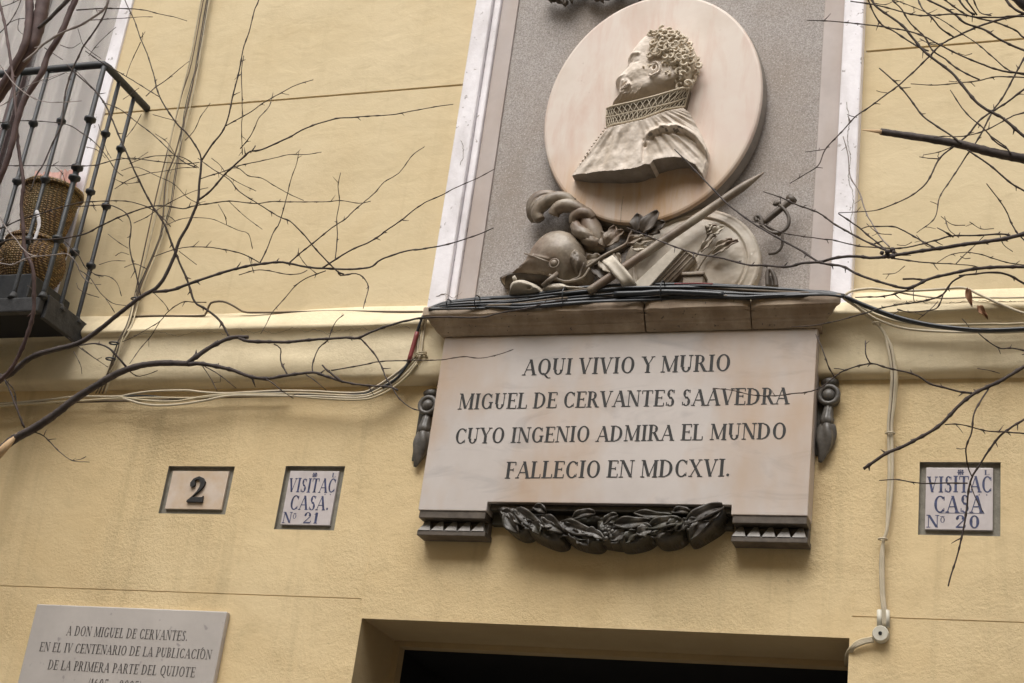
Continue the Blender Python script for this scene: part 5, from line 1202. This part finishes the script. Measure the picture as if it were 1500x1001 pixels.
LB(1.6, .8, [(302, 443), (285, 443), (266, 443), (246, 457), (235, 470), (213, 484), (195, 494), (179, 501)]); LB(1.2, .8, [(235, 470), (221, 492), (204, 512), (190, 533)])
LB(1, .8, [(224, 428), (240, 444), (248, 456)]); LB(1.0, .8, [(364, 375), (372, 400)])
# left: tangle in front of the balcony
LB(14, 8, [(46, -60), (43, -10), (43, 20), (38, 60), (24, 90), (8, 116), (-12, 150), (-40, 190), (-110, 260)], M['barkred'], h0=.02, name='limb', buds=False, bow=0)
LB(26, 9, [(72, -70), (66, -20), (60, 20), (52, 55), (38, 82), (18, 112), (0, 140), (-30, 180), (-90, 250)], M['barkred'], h0=-.02, name='limb', buds=False, bow=0)
LB(10, 7.5, [(120, -50), (112, -5), (103, 16), (90, 48), (70, 82), (62, 105), (50, 124), (36, 147), (24, 180), (16, 215), (0, 262), (-30, 320), (-110, 420)], M['barkred'], h0=.06, name='limb', buds=False, bow=0)
LB(8, 5.5, [(118, -20), (103, -4), (84, 16), (70, 30), (56, 42)], BK, h0=.08, bow=0, buds=False)
LB(4, 5.5, [(-8, -20), (0, 8), (8, 42), (17, 98), (22, 154), (28, 224), (34, 268), (31, 300), (34, 330), (36, 366), (48, 394), (50, 442), (46, 472), (34, 506), (17, 540), (0, 558)], M['barkred'], h0=.03, bow=0)
LB(3.4, 3.6, [(163, -20), (159, 0), (152, 14), (123, 34), (95, 46), (64, 64), (50, 78), (34, 91)], M['barkpale'], h0=.12)
LB(2.8, 2.2, [(160, -15), (157, 8), (151, 25), (137, 48), (123, 67), (115, 84), (106, 103), (95, 140), (90, 180), (75, 214), (64, 240), (53, 257), (45, 280)], h0=.05)
LB(2.4, 1.0, [(112, 15), (140, 13), (162, 12), (207, 14), (235, 21), (255, 25), (274, 31)])
LB(1.6, .8, [(130, 30), (157, 28), (185, 27), (205, 25), (224, 25)]); LB(1.2, .8, [(206, 62), (196, 84), (190, 98), (185, 112)]); LB(.9, .8, [(209, 58), (209, 48)])
LB(1.5, .9, [(214, 141), (228, 128), (241, 119), (257, 106), (268, 97), (277, 90)])
LB(1.5, 1.2, [(125, 75), (150, 92), (179, 109), (207, 126), (235, 143)])
LB(1.6, 1.4, [(-30, 245), (0, 243), (60, 243), (112, 243), (140, 242), (168, 234), (196, 232), (225, 236), (252, 239), (275, 240), (292, 238)])
LB(1.2, 1.4, [(190, 240), (207, 233), (224, 229), (252, 228), (269, 231), (291, 246)])
LB(1.2, 1.4, [(150, 150), (175, 160), (196, 176), (224, 198), (252, 224), (270, 238), (288, 246)])
LB(1.2, .8, [(224, 168), (240, 173), (260, 178)]); LB(1.3, .8, [(271, 206), (282, 195), (288, 185), (294, 171), (302, 160), (308, 151)]); LB(1.2, .9, [(207, 168), (196, 186), (185, 201)])
LB(1.6, 1.2, [(0, 180), (32, 177), (60, 178), (95, 182), (117, 193), (140, 210), (158, 232), (170, 250), (180, 258)])
LB(1.2, 1, [(168, 277), (190, 263), (215, 255), (241, 251), (265, 246), (285, 246)])
LB(1.8, 1.2, [(-20, 75), (0, 96), (20, 122), (45, 142), (70, 150), (95, 150), (120, 148)], M['barkpale'], h0=.1)
LB(1.4, .9, [(-10, 160), (10, 150), (30, 132), (60, 118), (90, 108), (98, 106)], M['barkpale'], h0=.1)
LB(2, 1.2, [(-20, 60), (0, 48), (15, 32), (26, 12), (34, -10)]); LB(1.6, 1, [(-10, 14), (10, 8), (28, 0), (45, -12)]); LB(1.4, .9, [(10, 36), (24, 29), (38, 27)]); LB(1.2, .9, [(28, 27), (27, 44), (36, 52)]); LB(1.4, .8, [(65, 70), (80, 80), (92, 88)]); LB(1.3, .8, [(88, 66), (100, 70), (106, 70), (118, 63)]); LB(1, .8, [(114, 42), (118, 55), (122, 66), (136, 78), (148, 86)])
LB(1.2, .8, [(112, 104), (125, 118), (140, 134)]); LB(1, .8, [(130, 82), (142, 66), (156, 52), (170, 40)]); LB(1, .8, [(70, 118), (84, 112), (98, 106)])
LB(2.2, 1.3, [(0, 318), (10, 336), (24, 352), (32, 364), (45, 374), (60, 376)], M['barkpale'], h0=.06); LB(2.4, 1.1, [(-30, 384), (0, 386), (18, 388), (36, 380), (52, 376), (82, 373), (98, 372), (108, 380), (114, 390), (118, 400), (125, 410), (135, 416)], M['barkpale'], h0=.06)
LB(1.5, .8, [(94, 352), (108, 368), (115, 375), (125, 392), (140, 402), (160, 405), (172, 415), (178, 434)]); LB(1.4, .8, [(115, 395), (130, 405), (142, 422), (150, 432), (165, 444), (185, 448)]); LB(1, .8, [(155, 438), (162, 448), (168, 458)])
LB(1, .8, [(112, 415), (114, 422), (126, 430), (145, 436)]); LB(1.1, .8, [(140, 417), (148, 417)])
LB(1, .8, [(120, 510), (135, 522), (158, 538)]); LB(1, .8, [(108, 515), (118, 535), (120, 548)]); LB(1, .8, [(100, 495), (120, 512), (140, 526)])
LB(1.2, .8, [(196, 327), (215, 318), (230, 308), (250, 296), (270, 286)]); LB(1, .8, [(244, 300), (262, 290), (285, 280), (305, 275)]); LB(1, .8, [(244, 330), (262, 322), (282, 319), (310, 321), (332, 330), (350, 338), (364, 343), (370, 365)])
LB(1, .8, [(262, 368), (275, 378), (288, 388)]); LB(1, .8, [(336, 296), (360, 318), (384, 336)]); LB(1, .8, [(320, 300), (330, 318), (332, 330)]); LB(1, .8, [(158, 343), (175, 356), (188, 364)]); LB(1, .8, [(330, 256), (350, 268), (375, 280)])
LB(1, .8, [(178, 250), (200, 245), (230, 258), (255, 270), (275, 290), (295, 300)]); LB(1, .8, [(144, 182), (150, 200), (156, 220), (163, 232)]); LB(1.2, .8, [(310, 232), (322, 242), (332, 256)])
# fine tangle twigs growing off the left limbs
for k in range(13):
    rnd = random.Random(900+k); x, y = rnd.uniform(40, 240), rnd.uniform(130, 420)
    a = rnd.uniform(-.9, 1.1); L_n = rnd.uniform(18, 55); b_ = rnd.uniform(-.5, .5)
    LB(1.0, .7, [(x, y), (x+L_n*.5*math.cos(a), y+L_n*.5*math.sin(a)), (x+L_n*math.cos(a+b_), y+L_n*math.sin(a+b_))])
# right tree
RB(8, 15, [(1290, 193), (1322, 198), (1356, 203), (1390, 209), (1422, 215), (1455, 224), (1500, 233), (1560, 245), (1680, 275), (1800, 300)], BK, name='limb', bow=0, h0=-.02)
m = MB(); m.tube([P(1262, 190.5, .67), P(1275, 191.5, .67), P(1291, 193.5, .67)], [.0012, .004, .0075], 8, flat=.5); m.build('splinter', M['cutwood'], rt_, True)
RB(2.6, 4.2, [(1262, -20), (1277, 0), (1285, 11), (1321, 37), (1338, 57), (1356, 77), (1395, 108), (1433, 152), (1470, 174), (1500, 199), (1560, 240), (1680, 290)])
RB(1.0, 3.2, [(1157, 269), (1180, 255), (1199, 242), (1209, 219), (1235, 191), (1253, 171), (1277, 154), (1321, 121), (1360, 84), (1378, 66), (1400, 54), (1444, 35), (1488, 24), (1540, 14), (1680, 0)])
RB(.8, .8, [(1180, 223), (1195, 221), (1208, 219)]); RB(1.1, .8, [(1255, 172), (1247, 170), (1241, 168)]); RB(1, .8, [(1299, 136), (1290, 135), (1284, 133)])
RB(1.6, 2.4, [(1246, 2), (1285, 8), (1334, 21), (1362, 23), (1400, 21), (1433, 25), (1466, 26), (1500, 24), (1680, 30)])
RB(1.2, 3, [(1182, 30), (1213, 31), (1266, 36), (1323, 44), (1354, 54), (1378, 67), (1422, 88), (1461, 102), (1500, 108), (1680, 120)])
RB(1.6, 2, [(1264, -20), (1272, 0), (1288, 32), (1312, 48), (1343, 68), (1360, 75)])
RB(1.5, 2, [(1300, -15), (1307, 0), (1321, 14), (1334, 35), (1354, 54), (1367, 75), (1384, 86), (1398, 98), (1417, 109), (1435, 117)])
RB(1.6, 2, [(1341, -15), (1345, 0), (1351, 13), (1365, 26), (1378, 42), (1398, 55)])
RB(2.4, 3.4, [(1345, -10), (1359, 0), (1384, 12), (1402, 24), (1415, 35), (1444, 45), (1466, 59), (1500, 74), (1560, 90), (1680, 110)])
RB(1.8, 2.4, [(1370, -12), (1384, 0), (1413, 20), (1435, 27), (1459, 33), (1488, 45), (1520, 62), (1680, 90)])
RB(2, 2.4, [(1398, -15), (1405, 0), (1417, 15), (1428, 22)]); RB(1.8, 2, [(1410, -15), (1416, 0), (1424, 12), (1431, 22)]); RB(1.6, 1.4, [(1420, -15), (1426, 0), (1435, 18), (1452, 23)])
RB(3, 4, [(1466, -15), (1474, 0), (1483, 11), (1500, 20), (1540, 28), (1680, 50)]); RB(14, 18, [(1470, -25), (1490, -4), (1510, 12), (1560, 40), (1700, 110)], BK, buds=False)
RB(1, 1.8, [(1300, -5), (1310, 0), (1334, 9), (1360, 20), (1382, 31), (1413, 53), (1433, 66), (1461, 90), (1477, 102), (1500, 110), (1600, 130)])
RB(1.1, 2, [(1334, 123), (1373, 125), (1411, 121), (1435, 118), (1463, 112), (1500, 114), (1600, 122)])
RB(1.6, 2.4, [(1288, 100), (1316, 125), (1338, 152), (1356, 174), (1391, 197), (1409, 211)])
RB(1.1, 2, [(1392, 132), (1413, 163), (1441, 189), (1457, 207), (1474, 218)]); RB(1.6, 2, [(1452, 200), (1472, 215), (1481, 226)])
RB(1.0, 3.2, [(1228, 312), (1268, 310), (1285, 308), (1307, 300), (1329, 290), (1345, 279), (1360, 264), (1376, 233), (1395, 216), (1417, 198), (1439, 173), (1474, 151), (1500, 131), (1560, 95), (1680, 40)])
RB(1.6, .8, [(1376, 233), (1360, 232), (1347, 230)]); RB(1.2, .8, [(1398, 214), (1376, 223), (1354, 227)])
RB(.9, 2.4, [(1343, 341), (1369, 320), (1376, 290), (1391, 266), (1420, 222), (1428, 211), (1441, 189), (1453, 165), (1470, 141), (1488, 108), (1500, 86), (1530, 30)])
RB(1.1, 2, [(1368, 202), (1382, 200), (1411, 200), (1444, 191), (1477, 174), (1500, 165), (1600, 140)])
RB(2, 2.6, [(1417, 220), (1450, 242), (1477, 265), (1500, 279), (1560, 310), (1680, 360)]); RB(1.1, 2, [(1445, 269), (1472, 305), (1483, 330), (1500, 352), (1560, 400)])
RB(1.0, 6.5, [(919, 334), (969, 354), (1001, 366), (1026, 373), (1055, 378), (1095, 388), (1118, 389), (1152, 391), (1175, 386), (1200, 384), (1228, 377), (1255, 376), (1279, 378), (1312, 374), (1367, 365), (1422, 357), (1466, 351), (1500, 343), (1560, 330), (1680, 310), (1800, 300)], BK, bow=0)
m = MB()
for k in range(9):
    c = P(1300+random.uniform(-12, 16), 370+random.uniform(-6, 6), hfield(1305, 370)+random.uniform(-.01, .01)); m.sphere(c, random.uniform(.004, .009), 8)
m.build('knot', BK, rt_, True)
RB(1.3, 2.6, [(1118, 281), (1143, 289), (1162, 298), (1200, 313), (1220, 327), (1255, 347), (1286, 362), (1303, 369)]); RB(1, 2.2, [(1101, 324), (1118, 329), (1148, 342), (1200, 350), (1220, 352), (1257, 360), (1290, 363), (1323, 363), (1369, 353), (1395, 346), (1435, 345), (1466, 343), (1480, 345)])
RB(1.3, 5.2, [(988, 219), (1009, 240), (1045, 278), (1068, 301), (1101, 326), (1131, 344), (1171, 366), (1202, 385), (1233, 390), (1257, 402), (1285, 412), (1316, 421), (1334, 421), (1356, 411), (1375, 405), (1417, 396), (1455, 392), (1500, 391), (1560, 392), (1680, 395), (1800, 400)], BK, bow=0)
RB(1.6, 2, [(1228, 313), (1246, 325), (1261, 336), (1270, 344), (1285, 356), (1300, 368)]); RB(1.2, 2, [(1260, 336), (1272, 332), (1285, 332), (1312, 333), (1338, 346), (1355, 356), (1369, 363)])
RB(1.0, 1.8, [(1235, 200), (1242, 226), (1246, 259), (1259, 281), (1268, 310), (1279, 330), (1290, 348), (1303, 362)], M['barkpale'])
RB(2, 1, [(1310, 379), (1356, 385), (1400, 387), (1422, 389), (1435, 392)]); RB(1.4, .8, [(1400, 387), (1415, 372), (1428, 360), (1442, 345)]); RB(.9, 1.4, [(1373, 385), (1391, 374), (1415, 370), (1439, 373), (1466, 382), (1500, 388), (1560, 392)]); RB(1.2, 2.2, [(1373, 334), (1385, 341), (1396, 347)])
RB(2, 3, [(1405, 404), (1425, 402), (1444, 400), (1466, 400), (1485, 406), (1500, 415), (1560, 440)]); RB(2.2, 1.8, [(1323, 409), (1338, 409), (1356, 410), (1366, 407)]); RB(2.4, 1, [(1413, 403), (1395, 413), (1382, 431), (1367, 438), (1340, 444), (1312, 447), (1285, 453), (1264, 460), (1228, 470), (1190, 477), (1159, 479)])
RB(1.5, 1.3, [(1382, 431), (1373, 451), (1356, 456), (1332, 458), (1314, 453)]); RB(1.2, .8, [(1374, 442), (1360, 456), (1345, 468)]); RB(1.3, 2, [(1253, 436), (1294, 434), (1323, 427), (1338, 422)]); RB(1, .8, [(1338, 424), (1338, 436), (1340, 444)])
RB(5, 3.4, [(1800, 350), (1680, 420), (1560, 500), (1500, 537), (1466, 558), (1428, 576), (1406, 594), (1389, 612), (1369, 629), (1338, 646), (1321, 655), (1299, 664), (1281, 676), (1265, 687)], bow=0)
RB(2.6, 1, [(1424, 576), (1406, 574), (1380, 567), (1362, 562), (1340, 549), (1303, 540), (1275, 533), (1239, 542), (1222, 552), (1202, 568), (1180, 575), (1164, 576), (1135, 580), (1104, 579), (1073, 572), (1044, 569)])
RB(1.6, 1.2, [(1275, 533), (1268, 519), (1268, 499)]); RB(1.5, 1.2, [(1222, 552), (1213, 536), (1204, 510), (1195, 490)]); RB(1.2, 1, [(1239, 543), (1230, 541), (1222, 540)])
RB(2, 1.4, [(1448, 570), (1440, 582), (1426, 607), (1423, 635), (1415, 657), (1418, 684), (1424, 699)]); RB(1, .8, [(1415, 657), (1408, 658), (1401, 657)])
RB(3, 1.5, [(1600, 560), (1540, 592), (1500, 615), (1472, 633), (1455, 651), (1439, 675), (1424, 699), (1419, 720), (1416, 745), (1411, 775), (1403, 812), (1393, 843), (1389, 859)]); RB(1.2, .8, [(1421, 706), (1428, 727), (1440, 750)])
RB(1.2, 2, [(1384, 622), (1406, 622), (1444, 631), (1472, 633), (1500, 635), (1560, 640)]); RB(1.0, 1.6, [(1288, 704), (1312, 703), (1347, 708), (1380, 708), (1417, 708)])
RB(1.1, 1.8, [(1433, 488), (1446, 499), (1466, 511), (1479, 510), (1500, 514), (1560, 530)]); RB(1, .9, [(1409, 467), (1414, 472), (1420, 480)]); RB(1, .8, [(1432, 540), (1450, 543), (1464, 547)]); RB(1, 1.4, [(1497, 520), (1510, 516), (1540, 510)])
for k in range(14):
    rnd = random.Random(300+k); x, y = rnd.uniform(1300, 1490), rnd.choice((rnd.uniform(0, 120), rnd.uniform(330, 400)))
    a = rnd.uniform(2.4, 3.9); L_n = rnd.uniform(14, 40)
    RB(1.0, .7, [(x, y), (x+L_n*.5*math.cos(a), y+L_n*.5*math.sin(a)), (x+L_n*math.cos(a+.3), y+L_n*math.sin(a+.3))])
# trunks (outside the picture)
m = MB(); pts = [(-5.0, -.95, 0), (-5.02, -.93, 1.2), (-4.9, -.9, 2.4), (-4.6, -.85, 3.0), (-4.45, -.8, 3.6), (-4.6, -.75, 4.4), (-5.0, -.8, 5.6)]; c_ = cr([(p[2], p[0], p[1]) for p in pts], .12)
def trunkpts(base, ends):
    return base
a = P(-110, 745, hfield(-110, 745)); b = P(-110, 640, hfield(-110, 640)); c = P(-110, 420, hfield(-110, 420)+.06); d = P(-110, 260, hfield(-110, 260))
axis = [Vector((a.x-.35, a.y-.15, 0)), Vector((a.x-.33, a.y-.12, 1.5)), Vector((a.x-.25, a.y-.08, 2.6)), Vector((a.x-.18, a.y-.04, a.z-.1)), Vector((c.x-.12, c.y, c.z)), Vector((c.x-.25, c.y, c.z+1.4))]
m = MB(); m.tube(axis, [.13, .11, .10, .085, .06, .03], 14); m.build('trunk', BK, lt, True)
m = MB()
for q, k in ((a, .018), (b, .014), (c, .012), (d, .012)): m.tube([q, q+Vector((-.10, 0, -.05)), Vector((q.x-.2, q.y-.02, q.z-.2))], [k, k*1.2, k*1.5], 10)
m.build('branch', BK, lt, True)
m = MB(); base = P(1800, 380, .6)
m.tube([(base.x+.35, base.y-.1, 0), (base.x+.3, base.y-.1, 2.0), (base.x+.2, base.y-.06, 3.4), (base.x+.12, base.y, 4.3), (base.x+.2, base.y, 5.8)], [.13, .11, .09, .07, .03], 14); m.build('trunk', BK, rt_, True)
m = MB()
for px, py, k in ((1800, 300, .016), (1800, 400, .011), (1800, 350, .009), (1680, 110, .006), (1700, 110, .02)):
    q = P(px, py, hfield(px, py)); m.tube([q, q+Vector((.1, 0, -.05)), Vector((base.x+.12, base.y, max(3.9, q.z-.25)))], [k, k*1.2, k*1.5], 10)
m.build('branch', BK, rt_, True)
# two dead leaves
for k, (a, b, w_, lab) in enumerate((((1419, 424), (1424, 450), 4, 'upper curled brown dead leaf caught beside the pale cable at the right'), ((1434, 449), (1447, 468), 4, 'lower curled brown dead leaf hanging over the string course at the right'))):
    o = pleaf(a, b, w_, .10, curl=.012, mat=M['leaf'], parent=None, th=.0015, name='dead_leaf', bend=.004); tag(o, lab, 'leaf')
